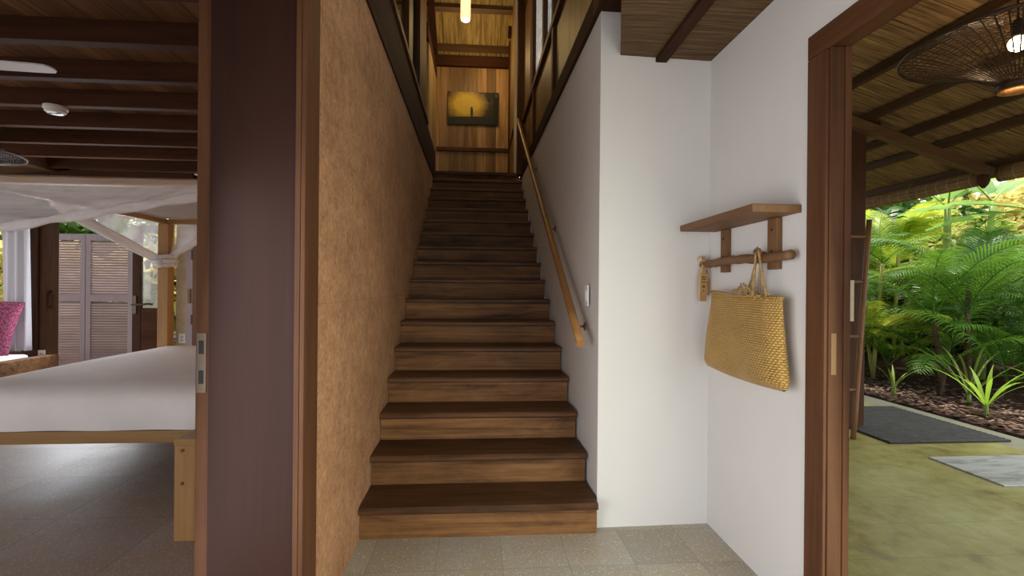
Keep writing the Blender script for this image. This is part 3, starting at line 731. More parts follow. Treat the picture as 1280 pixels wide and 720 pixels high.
def hemg(u, v):
    p = hem(u,0); a = v*2*PI; r = .020+.006*math.sin(u*40+a*2)
    return (p[0], p[1]+r*math.cos(a)*.8, p[2]+r*1.3*math.sin(a))
build('hem_roll', MB().grid(hemg, 80, 10), sheer('net_hem', (.93,.91,.92), .72, .5, ((1.5,8,20),(0,.35,0))), parent=net, smooth=True)
def sheet2(u, v):     # flat overlapping net lying from the front bar back over the canopy
    return (BX0+.02+(BX1-BX0-.04)*u, BY0+.12+.50*v, 1.958-.04*math.sin(v*PI)-.02*math.sin(u*7)*math.sin(v*PI))
build('roof_net', MB().grid(sheet2, 40, 8), M['net'], parent=net, smooth=True)
T = Vector((BX0+.07, BY1-.07, 1.52))      # tie at the rear left post
def side(u, v):      # left swag: fan of folds running from the top bar to the tie
    top = Vector((BX0+.02, BY0+.80+(BY1-BY0-.87)*u, 1.94))
    low = Vector((BX0+.01, BY0+.80, 1.915)).lerp(T + Vector((-.05,0,.02)), min(1, u*1.0))
    sag = -.025*math.sin(u*PI)
    p = top.lerp(low, v); p.z += sag*v
    p.x += .022*math.sin(u*34+v*5)*(.3+.7*v)*(1-u*.4)
    return p
build('side_swag', MB().grid(side, 90, 16), M['netside'], parent=net, smooth=True)
def sidehem(u, v):
    low = Vector((BX0+.01, BY0+.80, 1.915)).lerp(T + Vector((-.05,0,.02)), u); low.z += -.025*math.sin(u*PI)
    a = v*2*PI; r = .035+.008*math.sin(a*3+u*8)
    return low + Vector((r*math.cos(a), 0, r*math.sin(a)*1.2))
build('side_hem', MB().grid(sidehem, 40, 12), M['nettie'], parent=net, smooth=True)
def back(u, v):
    top = Vector((BX0+.06+1.9*u, BY1-.04, 1.94)); low = T.lerp(Vector((BX1-.1, BY1-.03, 2.10)), u)
    low.z = min(1.92, 1.545 + 1.15*u); p = top.lerp(low, v); p.y += .02*math.sin(u*40+v*3)*v
    return p
build('rear_swag', MB().grid(back, 80, 12), M['netside'], parent=net, smooth=True)
def backhem(u, v):
    p = T.lerp(Vector((BX1-.1, BY1-.03, 2.10)), u); p.z = min(1.92, 1.545 + 1.15*u); a = v*2*PI; r = .034
    return p + Vector((0, r*math.cos(a), r*math.sin(a)))
build('rear_hem', MB().grid(backhem, 40, 12), M['nettie'], parent=net, smooth=True)
tie = MB()
for k, z in enumerate((1.475,1.515,1.560)):
    tie.tube([(T.x+(.085+.01*(k%2))*math.cos(a/16*2*PI)*1.0, T.y+.085*math.sin(a/16*2*PI)-.01, z+.012*math.cos(a/16*2*PI)) for a in range(17)], .022, 8)
build('tie_band', tie, M['nettie'], parent=net, smooth=True)
kn = MB(); kn.tube([(T.x-.09,T.y-.08,1.54),(T.x-.12,T.y-.10,1.50),(T.x-.11,T.y-.10,1.44)], [.02,.032,.014], 8).tube([(T.x+.02,T.y-.10,1.53),(T.x+.0,T.y-.13,1.49),(T.x+.03,T.y-.12,1.46)], [.02,.03,.014], 8)
build('tie_knot', kn, M['nettie'], parent=net, smooth=True)

# folding louvred shutters standing in the rear opening
def shutter(x0, x1, y, label):
    t = thing('louvred_shutter', label, 'shutter', ((x0+x1)/2,y,.0), group='louvred shutter leaves in the rear opening')
    z0, z1, w = .0, 2.005, .065
    build('frame', MB().box(x0,x0+w,y-.018,y+.018,z0,z1,.003).box(x1-w,x1,y-.018,y+.018,z0,z1,.003).box(x0+w,x1-w,y-.018,y+.018,z1-.09,z1).box(x0+w,x1-w,y-.018,y+.018,1.04,1.13).box(x0+w,x1-w,y-.018,y+.018,z0,z0+.14), M['shutterf'], parent=t)
    for za, zb, nm in ((1.135,1.912,'upper'),(.145,1.035,'lower')):
        m = MB(); n = int((zb-za)/.036)
        for k in range(n):
            zc = za + (k+.5)*(zb-za)/n
            m.hexa([(x0+w,y-.020,zc-.022),(x1-w,y-.020,zc-.022),(x1-w,y+.016,zc+.006),(x0+w,y+.016,zc+.006),(x0+w,y-.020,zc-.014),(x1-w,y-.020,zc-.014),(x1-w,y+.016,zc+.014),(x0+w,y+.016,zc+.014)])
        build('slat_panel', m, M['shutter'], parent=t)
    return t
shutter(-6.26,-5.62,7.30,'louvred wooden shutter leaf next to the dark post')
shutter(-5.61,-4.975,7.30,'louvred wooden shutter leaf next to the glass door')

# daybed in the bay
db = thing('daybed', 'low wooden daybed base built under the bay window', 'daybed', (-6.2,5.7,0))
build('base', MB().box(-7.4,-5.115,5.30,6.08,0,.37,.005), M['riser'], parent=db)
build('ledge', MB().box(-5.11,-4.98,5.30,6.08,.0,.45,.005), M['riser'], parent=db)
build('seat_cushion', MB().box(-7.38,-5.20,5.32,5.96,.372,.470,.040), M['linen'], label='white daybed mattress cushion', cat='cushion', smooth=True)
def pillow(u, v):
    a, b_ = u*2-1, v*2-1
    return a, b_
def pillow_mesh(side):
    def f(u, v):
        a, b_ = u*2-1, v*2-1
        ex = 1-.06*(1-b_*b_)*0 ; k = (max(0,1-a*a)*max(0,1-b_*b_))**.42
        return (a*.33*(1-.07*(1-b_*b_)), side*.095*k, b_*.33*(1-.07*(1-a*a)))
    return f
pw = MB().grid(pillow_mesh(1), 24, 24).grid(pillow_mesh(-1), 24, 24)
po = build('throw_pillow', pw, M['pillow'], org=(0,0,0), smooth=True, label='magenta patterned square pillow on the daybed', cat='pillow')
po.location = (-5.60,5.80,.80); po.rotation_euler = (-.25,.14,.35)

cu = thing('curtain', 'white curtain hanging straight beside the dark post', 'curtain', (-5.42,6.0,.5))
def cur(u, v):
    x = -5.565 + .30*u + .02*v; zz = 2.0 - 1.50*v
    return (x, 6.02 + .028*math.sin(u*19+v*.8)*(.6+.4*v), zz)
build('cloth', MB().grid(cur, 60, 20), M['curtain'], parent=cu, smooth=True, solid=.004)
build('curtain_rod', MB().tube([(-7.4,6.02,2.0),(-5.25,6.02,2.0)], .012, 8), M['darkx'], parent=cu)

def outlet(x, y, z, label):
    t = thing('wall_outlet', label, 'outlet', (x,y,z), group='white wall outlets')
    build('plate', MB().box(x-.040,x+.040,y-.010,y,z,z+.12,.003), M['plastic'], parent=t)
    build('socket_hole', MB().box(x-.014,x-.006,y-.0115,y-.0095,z+.065,z+.085).box(x+.006,x+.014,y-.0115,y-.0095,z+.065,z+.085).box(x-.014,x-.006,y-.0115,y-.0095,z+.025,z+.045).box(x+.006,x+.014,y-.0115,y-.0095,z+.025,z+.045), M['black'], parent=t)
outlet(-5.20,6.119,.375,'white outlet low on the dark rear post')
outlet(-3.69,6.279,.56,'white outlet on the earthen wall behind the canopy post')

# smoke detector on a joist
sd = thing('smoke_detector', 'round white smoke detector under a bedroom ceiling joist', 'smoke detector', (-3.27,3.94,2.60))
build('body', MB().lathe([(.02,0.0),(.05,.0),(.065,.012),(.068,.03),(.075,.034),(.075,.055)], (-3.27,3.945,2.60), 24), M['plastic'], parent=sd)
build('vent_slot', MB().box(-3.32,-3.28,3.925,3.945,2.597,2.602).box(-3.265,-3.225,3.925,3.945,2.597,2.602), M['black'], parent=sd)

# ceiling fans
def fan(loc, rot, label):
    t = thing('ceiling_fan', label, 'fan', loc, group='white ceiling fans', local=True); t.rotation_euler = (0,0,rot)
    build('motor', MB().lathe([(.03,-.04),(.09,-.03),(.11,.0),(.11,.05),(.06,.08),(.02,.09)], (0,0,0), 24), M['fanwhite'], parent=t, smooth=True)
    build('rod', MB().tube([(0,0,.08),(0,0,.21)], .012, 8), M['fanwhite'], parent=t)
    for k in range(3):
        a = k*2*PI/3; ca, sa = math.cos(a), math.sin(a); m = MB()
        def tr(x, y, z): return (x*ca-y*sa, x*sa+y*ca, z)
        out = [(.10,-.035),(.25,-.058),(.60,-.048),(.645,-.042),(.665,-.022),(.670,0),(.665,.022),(.645,.042),(.60,.046),(.25,.050),(.10,.030)]
        n = len(out)
        m.add([tr(x,y,.006-y*.06) for x,y in out] + [tr(x,y,-.002-y*.06) for x,y in out], [tuple(range(n)), tuple(range(2*n-1,n-1,-1))] + [(i,n+i,n+(i+1)%n,(i+1)%n) for i in range(n)])
        build('blade', m, M['fanwhite'], parent=t)
fan((-2.975,2.72,2.45), .085, 'white ceiling fan blade under the nearer bedroom joists')
fan((-2.42,5.62,2.45), 3.69, 'white ceiling fan mostly hidden behind the door jamb')

# ------------------------------------------------------------------ woven rattan pendants
def rattan_lamp(loc, R, drop, label, cord, glow=True):
    t = thing('rattan_pendant_lamp', label, 'lamp', loc, group='dark woven rattan pendant lamps', local=True)
    rn = .085
    def prof(k):   # k 0 neck .. 1 rim
        r = rn + (R-rn)*k; z = -drop*(1-k)**1.5
        return r, z
    m = MB()
    for i in range(60):
        a = i/60*2*PI
        m.tube([(prof(k/6)[0]*math.cos(a), prof(k/6)[0]*math.sin(a), prof(k/6)[1]) for k in range(7)], .0036, 4, cap=False)
    build('spoke_weave', m, M['rattan'], parent=t)
    m = MB()
    for k in [.12,.25,.40] + [.52+.04*j for j in range(13)]:
        r, z = prof(k); m.tube([(r*math.cos(a/48*2*PI), r*math.sin(a/48*2*PI), z) for a in range(49)], .0026 if k < .5 else .0018, 4, cap=False)
    build('ring_weave', m, M['rattan'], parent=t)
    m = MB(); m.tube([(R*math.cos(a/64*2*PI), R*math.sin(a/64*2*PI), 0) for a in range(65)], .009, 6, cap=False)
    build('rim', m, M['rattan'], parent=t)
    # upper disc of weave closing the hat
    m = MB()
    for i in range(40):
        a = i/40*2*PI
        m.tube([((R-(R-.06)*k/5)*math.cos(a), (R-(R-.06)*k/5)*math.sin(a), .14*math.sin(k/5*PI/2)) for k in range(6)], .003, 4, cap=False)
    for k in range(2,14,2):
        r = R-(R-.06)*k/14; m.tube([(r*math.cos(a/40*2*PI), r*math.sin(a/40*2*PI), .14*math.sin(k/14*PI/2)) for a in range(41)], .003, 4, cap=False)
    build('crown_weave', m, M['rattan'], parent=t)
    build('neck_ring', MB().lathe([(rn,-drop-.045),(rn+.006,-drop-.045),(rn+.006,-drop+.01),(rn,-drop+.01)], (0,0,0), 32, True), M['rattan'], parent=t, smooth=True, label='dark neck collar')
    build('neck_lining', MB().lathe([(rn-.012,-drop-.048),(rn-.002,-drop-.052),(rn-.002,-drop+.0),(rn-.012,-drop+.0)], (0,0,0), 32, True), M['rattanlight'], parent=t, smooth=True)
    bm_ = bmesh.new(); bmesh.ops.create_uvsphere(bm_, u_segments=16, v_segments=10, radius=.042); 
    q = MB().from_bm(bm_); build('bulb', q, M['bulb'] if glow else M['plastic'], parent=t, smooth=True)
    build('cord', MB().tube([(0,0,.14),(0,0,cord)], .006, 6), M['black'], parent=t)
    build('socket', MB().lathe([(.02,.035),(.028,.04),(.028,.12),(.012,.14)], (0,0,0), 12), M['black'], parent=t)
    return t
rattan_lamp((3.02,2.50,2.685), .525, .215, 'large dark woven rattan lamp lit under the verandah roof', .36)
rattan_lamp((-4.72,4.55,2.455), .54, .16, 'dark woven rattan lamp hanging over the bed canopy', .18, glow=False)

# ------------------------------------------------------------------ verandah
VS = .31
def VZ(x): return 4.02 - VS*x
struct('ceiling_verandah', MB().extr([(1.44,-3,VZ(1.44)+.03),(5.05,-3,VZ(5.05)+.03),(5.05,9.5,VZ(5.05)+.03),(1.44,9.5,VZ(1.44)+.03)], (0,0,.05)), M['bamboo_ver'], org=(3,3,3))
for x in (2.15,2.66,3.12,3.57,3.98,4.31,4.86):
    struct('roof_beam', MB().box(x,x+.06,-3,9.5,VZ(x)-.05,VZ(x)+.012), M['purlin'])
vr = MB().extr([(3.40,4.20,VZ(3.40)-.055),(3.40,4.20,VZ(3.40)-.15),(4.86,4.20,VZ(4.86)-.15),(4.86,4.20,VZ(4.86)-.055)], (0,.07,0))
struct('roof_rafter', vr, M['rafter'])
struct('roof_beam', MB().box(3.30,3.78,4.28,4.43,2.792,2.885), M['darkx'])
struct('pillar_verandah', MB().box(3.43,3.622,4.262,4.45,0,2.79,.008), M['darkz'])
# rolled bamboo blind under the eave
def blind(y0, y1, label, r=.085):
    t = thing('bamboo_blind', label, 'blind', (4.86,(y0+y1)/2,2.28), group='rolled bamboo blinds')
    q = []
    for k in range(64):
        a = k/63*5.4*PI; rr_ = r*(.45+.55*k/63); q.append((rr_*math.cos(a)*.8, rr_*math.sin(a)))
    m = MB(); n = len(q); ny = 20; random.seed(int(y1*10))
    for j in range(ny+1):
        y = y0+(y1-y0)*j/ny; sg = .012*math.sin(j/ny*PI)
        m.v += [(4.87+x, y, 2.395+z-sg) for x, z in q]
    for j in range(ny):
        for k in range(n-1): m.f.append((j*n+k, j*n+k+1, (j+1)*n+k+1, (j+1)*n+k))
    build('roll', m, M['blind'], parent=t, smooth=True, solid=.004)
    build('header', MB().box(4.87,4.90,y0,y1,2.44,2.53), M['blind'], parent=t)
    for k in range(3):
        y = y0+(y1-y0)*(k+.5)/3
        build('cord_loop', MB().tube([(4.87+.090*math.cos(a/14*2*PI), y, 2.395+.105*math.sin(a/14*2*PI)) for a in range(15)], .005, 6), M['rope'], parent=t, smooth=True)
blind(4.33,8.6,'rolled bamboo blind beyond the verandah rafter')
blind(.4,4.16,'rolled bamboo blind on the near side of the verandah rafter')
bk = thing('blind_pulley', 'dark carved bracket knob at the rafter end', 'bracket', (4.80,4.24,2.30))
build('knob', MB().lathe([(.012,0),(.035,.03),(.05,.07),(.045,.12),(.02,.15),(.03,.18),(.03,.20)], (4.78,4.24,2.27), 14), M['darkz'], parent=bk, smooth=True)
build('arm', MB().box(4.60,4.84,4.215,4.265,2.46,2.505,.005), M['darkx'], parent=bk)

# ladder leaning on the verandah post
ld = thing('wooden_ladder', 'thin wooden ladder rack leaning by the verandah post', 'ladder', (3.05,3.95,0))
A0, A1 = Vector((3.253,3.945,.0)), Vector((3.482,4.06,1.92)); off = Vector((-.42,-.02,0))
build('pole', MB().tube([A0.lerp(A1,k/8) for k in range(9)], .022, 10), M['ladder'], parent=ld, smooth=True)
build('pole', MB().tube([(A0+off).lerp(A1+off,k/8) for k in range(9)], .022, 10), M['ladder'], parent=ld, smooth=True)
for t in (.22,.46,.71,.92):
    p = A0.lerp(A1,t); build('rung', MB().tube([p, p+off], .012, 8), M['ladder'], parent=ld, smooth=True)
pt_ = A0.lerp(A1,.71)
build('draped_towel', MB().grid(lambda u,v: (pt_.x-.34+.22*u, pt_.y-.018-.006*math.sin(u*14), pt_.z+.014-.36*v), 14, 8), M['towel'], solid=.006, label='cream towel over a ladder rung behind the door frame', cat='towel')

# slatted grate mat and marble slab on the verandah floor
gm = thing('grate_mat', 'dark slatted mat on the verandah floor by the post', 'mat', (4.0,4.35,0))
g = MB(); y = 3.80
while y < 4.98:
    g.box(3.46,4.56,y,y+.034,.010,.020); y += .048
build('slat', g, plain('mat_grey', (.085,.082,.080), .6, .3, var=.25, vscale=20), parent=gm)
build('backing', MB().box(3.46,4.56,3.80,4.98,.001,.0095), plain('mat_black', (.02,.02,.02), .8), parent=gm)
build('marble_slab', MB().box(3.47,4.55,2.93,3.465,.0005,.012,.003), M['marble'], label='pale marble slab lying on the verandah tiles', cat='slab')

# ------------------------------------------------------------------ garden
def ground_bed():
    m = MB(); random.seed(2)
    def f(u, v):
        x = 4.765 + 16*u**1.7; y = -4 + 22*v
        return (x, y, -.02 + .02*math.sin(x*3+y)*min(1,(x-4.7)) + random.uniform(-.012,.02) + .05*max(0,x-6))
    return m.grid(f, 90, 130)
struct('ground', ground_bed(), M['mulch'], org=(6,4,0), smooth=False)
struct('ground_outer', MB().box(-40,40,-40,40,-.30,-.16), M['mulch'], org=(0,0,-.3))
random.seed(4); c = MB()
for k in range(2600):
    x = 4.80 + abs(random.gauss(0,.9)); y = random.uniform(3.2,8.2); a = random.uniform(0,PI); l = random.uniform(.015,.05); w = random.uniform(.008,.018)
    z = .008 + random.uniform(0,.015) + .05*max(0,x-6); ca, sa = math.cos(a), math.sin(a); tl = random.uniform(-.01,.012)
    c.add([(x-ca*l+sa*w,y-sa*l-ca*w,z),(x+ca*l+sa*w,y+sa*l-ca*w,z+tl),(x+ca*l-sa*w,y+sa*l+ca*w,z+tl+.003),(x-ca*l-sa*w,y-sa*l+ca*w,z+.003)], [(0,1,2,3)])
build('bark_mulch', c, M['chips'], kind='stuff', label='scattered bark chips covering the planting bed', cat='mulch')

def frond_mesh(name, L, elev, droop, n=34, ll=.34, seed=0, mat=None, width=.021):
    random.seed(seed); vs = []; fs = []
    pts = []; x = z = 0; e = elev
    for k in range(n+1):
        pts.append((x, z, e)); ds = L/n; x += ds*math.cos(e); z += ds*math.sin(e); e -= droop/n*(0.4+1.2*k/n)
    def quadstrip(line, ws, nrm):
        b = len(vs)
        for p, w in zip(line, ws): vs.append(tuple(p - nrm*w)); vs.append(tuple(p + nrm*w))
        for i in range(len(line)-1): fs.append((b+2*i, b+2*i+1, b+2*i+3, b+2*i+2))
    for k in range(0, n):
        x0,z0,_ = pts[k]; x1,z1,_ = pts[k+1]; w = .009*(1-k/n)+.002
        b = len(vs); vs.extend([(x0,-w,z0),(x0,w,z0),(x1,w*.95,z1),(x1,-w*.95,z1),(x0,0,z0-w*1.3),(x1,0,z1-w*1.3)]); fs.extend([(b,b+1,b+2,b+3),(b+1,b+4,b+5,b+2),(b+4,b,b+3,b+5)])
    for k in range(int(n*.18), n+1):
        x0,z0,e0 = pts[min(k,n)]; t = (k/n-.18)/.82
        l = ll*(math.sin(min(1,max(.05,t*.86+.14))*PI)**.55+.12)*random.uniform(.9,1.08)
        for sd in (-1,1):
            fw = .55+.5*t; up = .42+random.uniform(-.08,.08)
            d0 = Vector((math.cos(e0)*fw, sd*1.0, math.sin(e0)*fw+up)).normalized()
            p0 = Vector((x0,0,z0)); line = [p0]; d = d0.copy()
            for j in range(4):
                line.append(line[-1]+d*l/4); d = (d + Vector((0,0,-.26-.10*j))).normalized()
            nrm = Vector((math.cos(e0),0,math.sin(e0)))
            quadstrip(line, [width*.5,width,width*.85,width*.5,.002], nrm*.5)
    me = D.meshes.new(name); me.from_pydata([tuple(v) for v in vs], [], fs); me.materials.append(mat)
    return me
FR = [frond_mesh('frond_a', 1.5, 1.15, 1.5, 40, .36, 1, M['palmleaf']), frond_mesh('frond_b', 1.3, .85, 1.4, 38, .33, 2, M['palmleaf']), frond_mesh('frond_c', 1.2, .50, 1.1, 36, .32, 3, M['palmleaf'])]
FY = [frond_mesh('frond_d', 1.4, 1.1, 1.4, 95, .34, 4, M['palmyel']), frond_mesh('frond_e', 1.2, .7, 1.3, 36, .32, 5, M['palmyel'])]
def palm(x, y, z0, stems, scale, label, fr, seed, stemmat='cane', nf=7, g='areca palms in the garden', fl=1.0):
    random.seed(seed); nst = len(stems); stems = list(stems) + [(.22,-.15,.22,.10),(-.2,.18,.34,.10)]
    t = thing('areca_palm', label, 'palm', (x,y,z0), group=g, local=True)
    for si, (dx,dy,h_,lean) in enumerate(stems):
        a = random.uniform(0,2*PI)
        tip = Vector((dx+lean*math.cos(a), dy+lean*math.sin(a), h_))
        build('stem', MB().tube([Vector((dx,dy,-.05)).lerp(tip,k/6)+Vector((0,0,0)) for k in range(7)], [(.024 if si < nst else .014)*scale+.005*((k%2)) for k in range(7)], 8), M[stemmat if si < nst else 'trunk'], parent=t, smooth=True)
        for k in range(nf):
            me = random.choice(fr); o = D.objects.new('frond', me); COL.objects.link(o); o.parent = t
            o.location = tip + Vector((0,0,-.06+.02*k)); s = scale*fl*random.uniform(.75,1.1); o.scale = (s,s,s)
            o.rotation_euler = (random.uniform(-.2,.2), random.uniform(-.35,.25), a + k*2.4 + random.uniform(-.3,.3))
    return t
def banana(x, y, z0, h_, label, seed, leaves, r=.06, lean=(0,0)):
    random.seed(seed); t = thing('banana_plant', label, 'banana plant', (x,y,z0), group='banana plants in the garden', local=True)
    tip = Vector((lean[0],lean[1],h_))
    build('trunk', MB().tube([Vector((0,0,-.05)).lerp(tip,k/8) for k in range(9)], [r*(1-.5*k/8) for k in range(9)], 12), M['stem'], parent=t, smooth=True)
    for (az, el, L, W, dr) in leaves:
        ca, sa = math.cos(az), math.sin(az); m = MB(); n = 22
        pts_ = []; q = tip.copy(); e = el
        for k in range(n+1):
            pts_.append((q.copy(), e)); q = q + Vector((ca*math.cos(e), sa*math.cos(e), math.sin(e)))*(L/n); e -= dr/n*(.3+1.4*k/n)
        def f(u, v):
            i = min(n, int(round(v*n))); p, ee = pts_[i]; tt = max(0,(v-.16)/.84)
            w = W*(math.sin(min(1,tt)**.75*PI)**.6 if 0 < tt < 1 else 0) + .012
            s_ = (u*2-1); sag = .22*w*abs(s_)**1.5 + .012*math.sin(v*40+u*3)*abs(s_)
            up = .30*w*abs(s_) if v < .6 else .1*w*abs(s_)
            return (p.x - sa*s_*w, p.y + ca*s_*w, p.z + up - sag)
        build('leaf', m.grid(f, 10, n), M['banana'], parent=t, smooth=True)
        build('leaf_stalk', MB().tube([p for p,_ in pts_[:12]], [.014*(1-.06*k) for k in range(12)], 6), M['stem'], parent=t, smooth=True)
    return t
def lily(x, y, z0, n, L, label, seed, mat='lily', w=.019):
    random.seed(seed); m = MB()
    for k in range(n):
        az = k*2.4+random.uniform(-.3,.3); e = random.uniform(.75,1.35); l = L*random.uniform(.7,1.1); p = Vector((.012*math.cos(az),.012*math.sin(az),.10)); ca, sa = math.cos(az), math.sin(az); line = []
        dr = random.uniform(.5,1.3)
        for j in range(9):
            line.append(p.copy()); p = p + Vector((ca*math.cos(e),sa*math.cos(e),math.sin(e)))*(l/8); e -= dr/8*(.3+1.5*j/8)
        b = len(m.v)
        for j, q in enumerate(line):
            ww = w*(.6+.4*math.sin(j/8*PI))*(1 if j < 6 else (8-j)/3+.03)
            m.v += [(q.x-sa*ww,q.y+ca*ww,q.z+.010*(1-j/8)),(q.x,q.y,q.z),(q.x+sa*ww,q.y-ca*ww,q.z+.010*(1-j/8))]
        for j in range(8):
            for s in (0,1): m.f.append((b+3*j+s,b+3*j+s+1,b+3*j+s+4,b+3*j+s+3))
    t = thing('spider_lily', label, 'plant', (x,y,z0), group='young strap-leaf plants at the bed edge', local=True)
    build('leaves', m, M[mat], parent=t, smooth=True)
    build('stem', MB().tube([(0,0,-.03),(0,0,.05),(0.004,0,.13)], [.026,.022,.014], 8), M['stem'], parent=t, smooth=True)
    return t
def shrub_mesh(name, rx, ry, rz, n, ls, seed, mat, shape=1.0):
    random.seed(seed); vs = []; fs = []
    cl = [(Vector((random.gauss(0,.5)*rx, random.gauss(0,.5)*ry, rz*random.uniform(.15,1.0)*2)), random.uniform(.18,.38)) for _ in range(26)]
    for k in range(n):
        c_, r_ = random.choice(cl); d = Vector((random.gauss(0,1),random.gauss(0,1),random.gauss(0,1))).normalized()
        p = c_ + Vector((d.x*rx*r_*1.6, d.y*ry*r_*1.6, d.z*rz*r_*1.4))
        if p.z < .05: p.z = abs(p.z)+.05
        a = Vector((random.gauss(0,1),random.gauss(0,1),random.gauss(-.25,.6))).normalized(); n_ = a.cross(Vector((random.gauss(0,.4),random.gauss(0,.4),1))).normalized()
        l = ls*random.uniform(.6,1.3); w = l*.28; b = len(vs); mid = p + a*l*.5
        vs.extend([tuple(p), tuple(mid+n_*w+Vector((0,0,.01))), tuple(p+a*l-Vector((0,0,l*.12))), tuple(mid-n_*w+Vector((0,0,.01)))]); fs.append((b,b+1,b+2,b+3))
    me = D.meshes.new(name); me.from_pydata(vs, [], fs); me.materials.append(mat); return me
SHA = shrub_mesh('shrub_leaves_a', 1.0, 1.0, .9, 5200, .17, 1, M['shrub'])
SHB = shrub_mesh('shrub_leaves_b', 1.0, 1.0, .9, 4200, .20, 2, M['shruby'])
SHC = shrub_mesh('shrub_leaves_c', 1.0, 1.0, .9, 4200, .24, 3, M['shrub'])
def shrub(x, y, z0, s, label, me, rz=0, g='leafy shrubs behind the palms', zs=1.0):
    t = thing('garden_shrub', label, 'shrub', (x,y,z0), group=g, local=True); t.rotation_euler = (0,0,rz)
    o = D.objects.new('foliage', me); COL.objects.link(o); o.parent = t; o.scale = (s,s,s*zs)
    m = MB(); random.seed(int(x*10+y*7))
    for k in range(5):
        a = random.uniform(0,2*PI); r = .5*s
        m.tube([(0.05*math.cos(a),.05*math.sin(a),-.08),(r*.5*math.cos(a),r*.5*math.sin(a),.6*s*zs),(r*math.cos(a),r*math.sin(a),1.3*s*zs)], [.035*s,.025*s,.010*s], 6)
    build('branches', m, M['trunk'], parent=t, smooth=True)
    return t

# palms (front to back) seen through the verandah
palm(6.1,5.55,.0,[(0,0,1.05,.10),(.15,.2,1.35,.15),(-.1,.25,.9,.12)], 1.0, 'bushy palm with a pale arching frond right behind the bright lily', FR, 21, 'trunk', nf=6)
palm(5.95,6.85,.0,[(0,0,1.7,.12),(.12,.12,1.35,.2),(-.15,.1,1.0,.2)], 1.0, 'tall cane palm beside the verandah post with yellow canes', FR+FY, 22, nf=6)
palm(5.55,7.9,.0,[(0,0,1.4,.1),(.2,-.1,1.0,.2)], .95, 'dense palm closest to the ladder', FR+FY, 23, 'stem', nf=7)
palm(7.3,6.4,.05,[(0,0,.9,.15),(.2,.2,1.2,.15)], 1.05, 'dark palm clump low between the two banana trunks', FR, 24, 'trunk', nf=8)
palm(7.4,5.2,.05,[(0,0,.7,.1),(.25,.15,1.0,.15)], 1.0, 'dark palm clump at the edge of the view under the big leaf', FR, 25, 'trunk', nf=8)
palm(7.6,8.3,.08,[(0,0,1.9,.1),(.3,.1,1.5,.2),(-.2,.2,1.2,.1)], 1.1, 'yellow-green sunlit palm in the middle of the garden', FY, 26, nf=7)
palm(6.6,9.2,.05,[(0,0,1.6,.1),(.2,.2,1.3,.2)], 1.1, 'yellow-green palm far behind the cane palm', FY+FR[:1], 27, nf=7)
palm(9.0,7.2,.1,[(0,0,1.1,.1),(.3,.1,.8,.2)], 1.1, 'low dark palm in front of the stone bank', FR, 28, nf=8)
banana(7.30,7.05,.05,2.55,'banana trunk left of the other with leaves above the eave',31,[(2.5,.9,1.2,.20,1.2),(.2,.9,1.3,.2,1.4),(4.0,.8,1.2,.2,1.2)],.085,(.05,0))
banana(7.15,6.38,.05,2.55,'slanting banana trunk standing right of the upright one',32,[(1.2,.8,1.2,.2,1.0),(.2,.7,1.2,.18,1.2),(2.6,1.0,1.1,.15,1.0)],.070,(.30,.1))
banana(7.05,5.45,.05,2.25,'banana plant with a broad leaf hanging across the eave',34,[(2.25,.32,1.5,.20,.75),(1.9,.12,1.3,.14,.6),(4.6,.5,1.3,.2,1.0),(.3,.6,1.3,.2,1.2)],.065,(.0,.05))
banana(7.05,5.15,.05,1.45,'low banana plant with blade leaves at the picture edge',33,[(2.1,.40,1.3,.13,.7),(2.35,.12,1.2,.12,.7),(1.7,.7,1.0,.13,1.1)],.06)
# young strap-leaf plants
lily(5.27,4.63,.0,11,.66,'bright sunlit strap-leaf plant in the middle of the bed edge',41)
lily(5.42,4.03,.0,6,.40,'small strap-leaf plant with a leaf drooping onto the path',42)
lily(5.10,5.55,.0,6,.36,'slim young strap-leaf plant left of the bright one',43,'stem',.014)
lily(5.20,6.55,.0,7,.32,'little strap-leaf tuft near the verandah post',44,'stem',.013)
lily(5.95,4.28,.02,8,.85,'tall strap-leaf plant at the picture edge above the drooping one',45,'lily',.022)
lily(5.65,5.15,.0,8,.90,'thin arching strap-leaf plant behind the bright one',46,'stem',.013)
# shrubs closing the view
k = 0
for (x,y,s,me,lb_) in ((9.4,9.0,1.25,SHB,'pale yellow sunlit shrub behind the middle palm'),(12.2,8.0,1.75,SHB,'pale yellow shrub above the stone bank'),(12.5,10.5,1.6,SHB,'tall yellow shrub far behind the banana trunks'),
      (9.2,11.2,1.6,SHA,'green shrub far behind the cane palm'),(6.8,11.2,1.5,SHA,'green shrub filling the gap beside the blind'),(12.0,6.2,1.4,SHC,'large-leaved shrub at the edge beyond the bank'),
      (5.6,10.4,1.3,SHC,'large-leaved shrub beyond the ladder'),(14.5,8.2,2.6,SHB,'tall yellow-green shrub highest beyond the stone bank'),(8.3,9.9,1.0,SHC,'dark low shrub under the sunlit palm'),(11.2,13.2,2.0,SHA,'tall green shrub furthest from the verandah')):
    shrub(x, y, .05*max(0,x-6)-.05, s, lb_, me, k*1.3); k += 1
rw = MB()
rw.extr([(10.7,6.0,.1),(11.2,6.0,.1),(11.2,6.0,2.05),(10.85,6.0,2.10)], (-1.2,4.2,0))
build('stone_bank', rw, M['stone'], label='low grey stone bank behind the banana plants', cat='wall')
fr_ = thing('fence_rail', 'pale wooden fence rail above the stone bank', 'fence', (10.3,8,2.1))
build('rail_board', MB().extr([(10.95,6.0,2.40),(11.0,6.0,2.40),(11.0,6.0,2.53),(10.95,6.0,2.53)], (-1.2,4.2,0)), M['bedwoody'], parent=fr_)
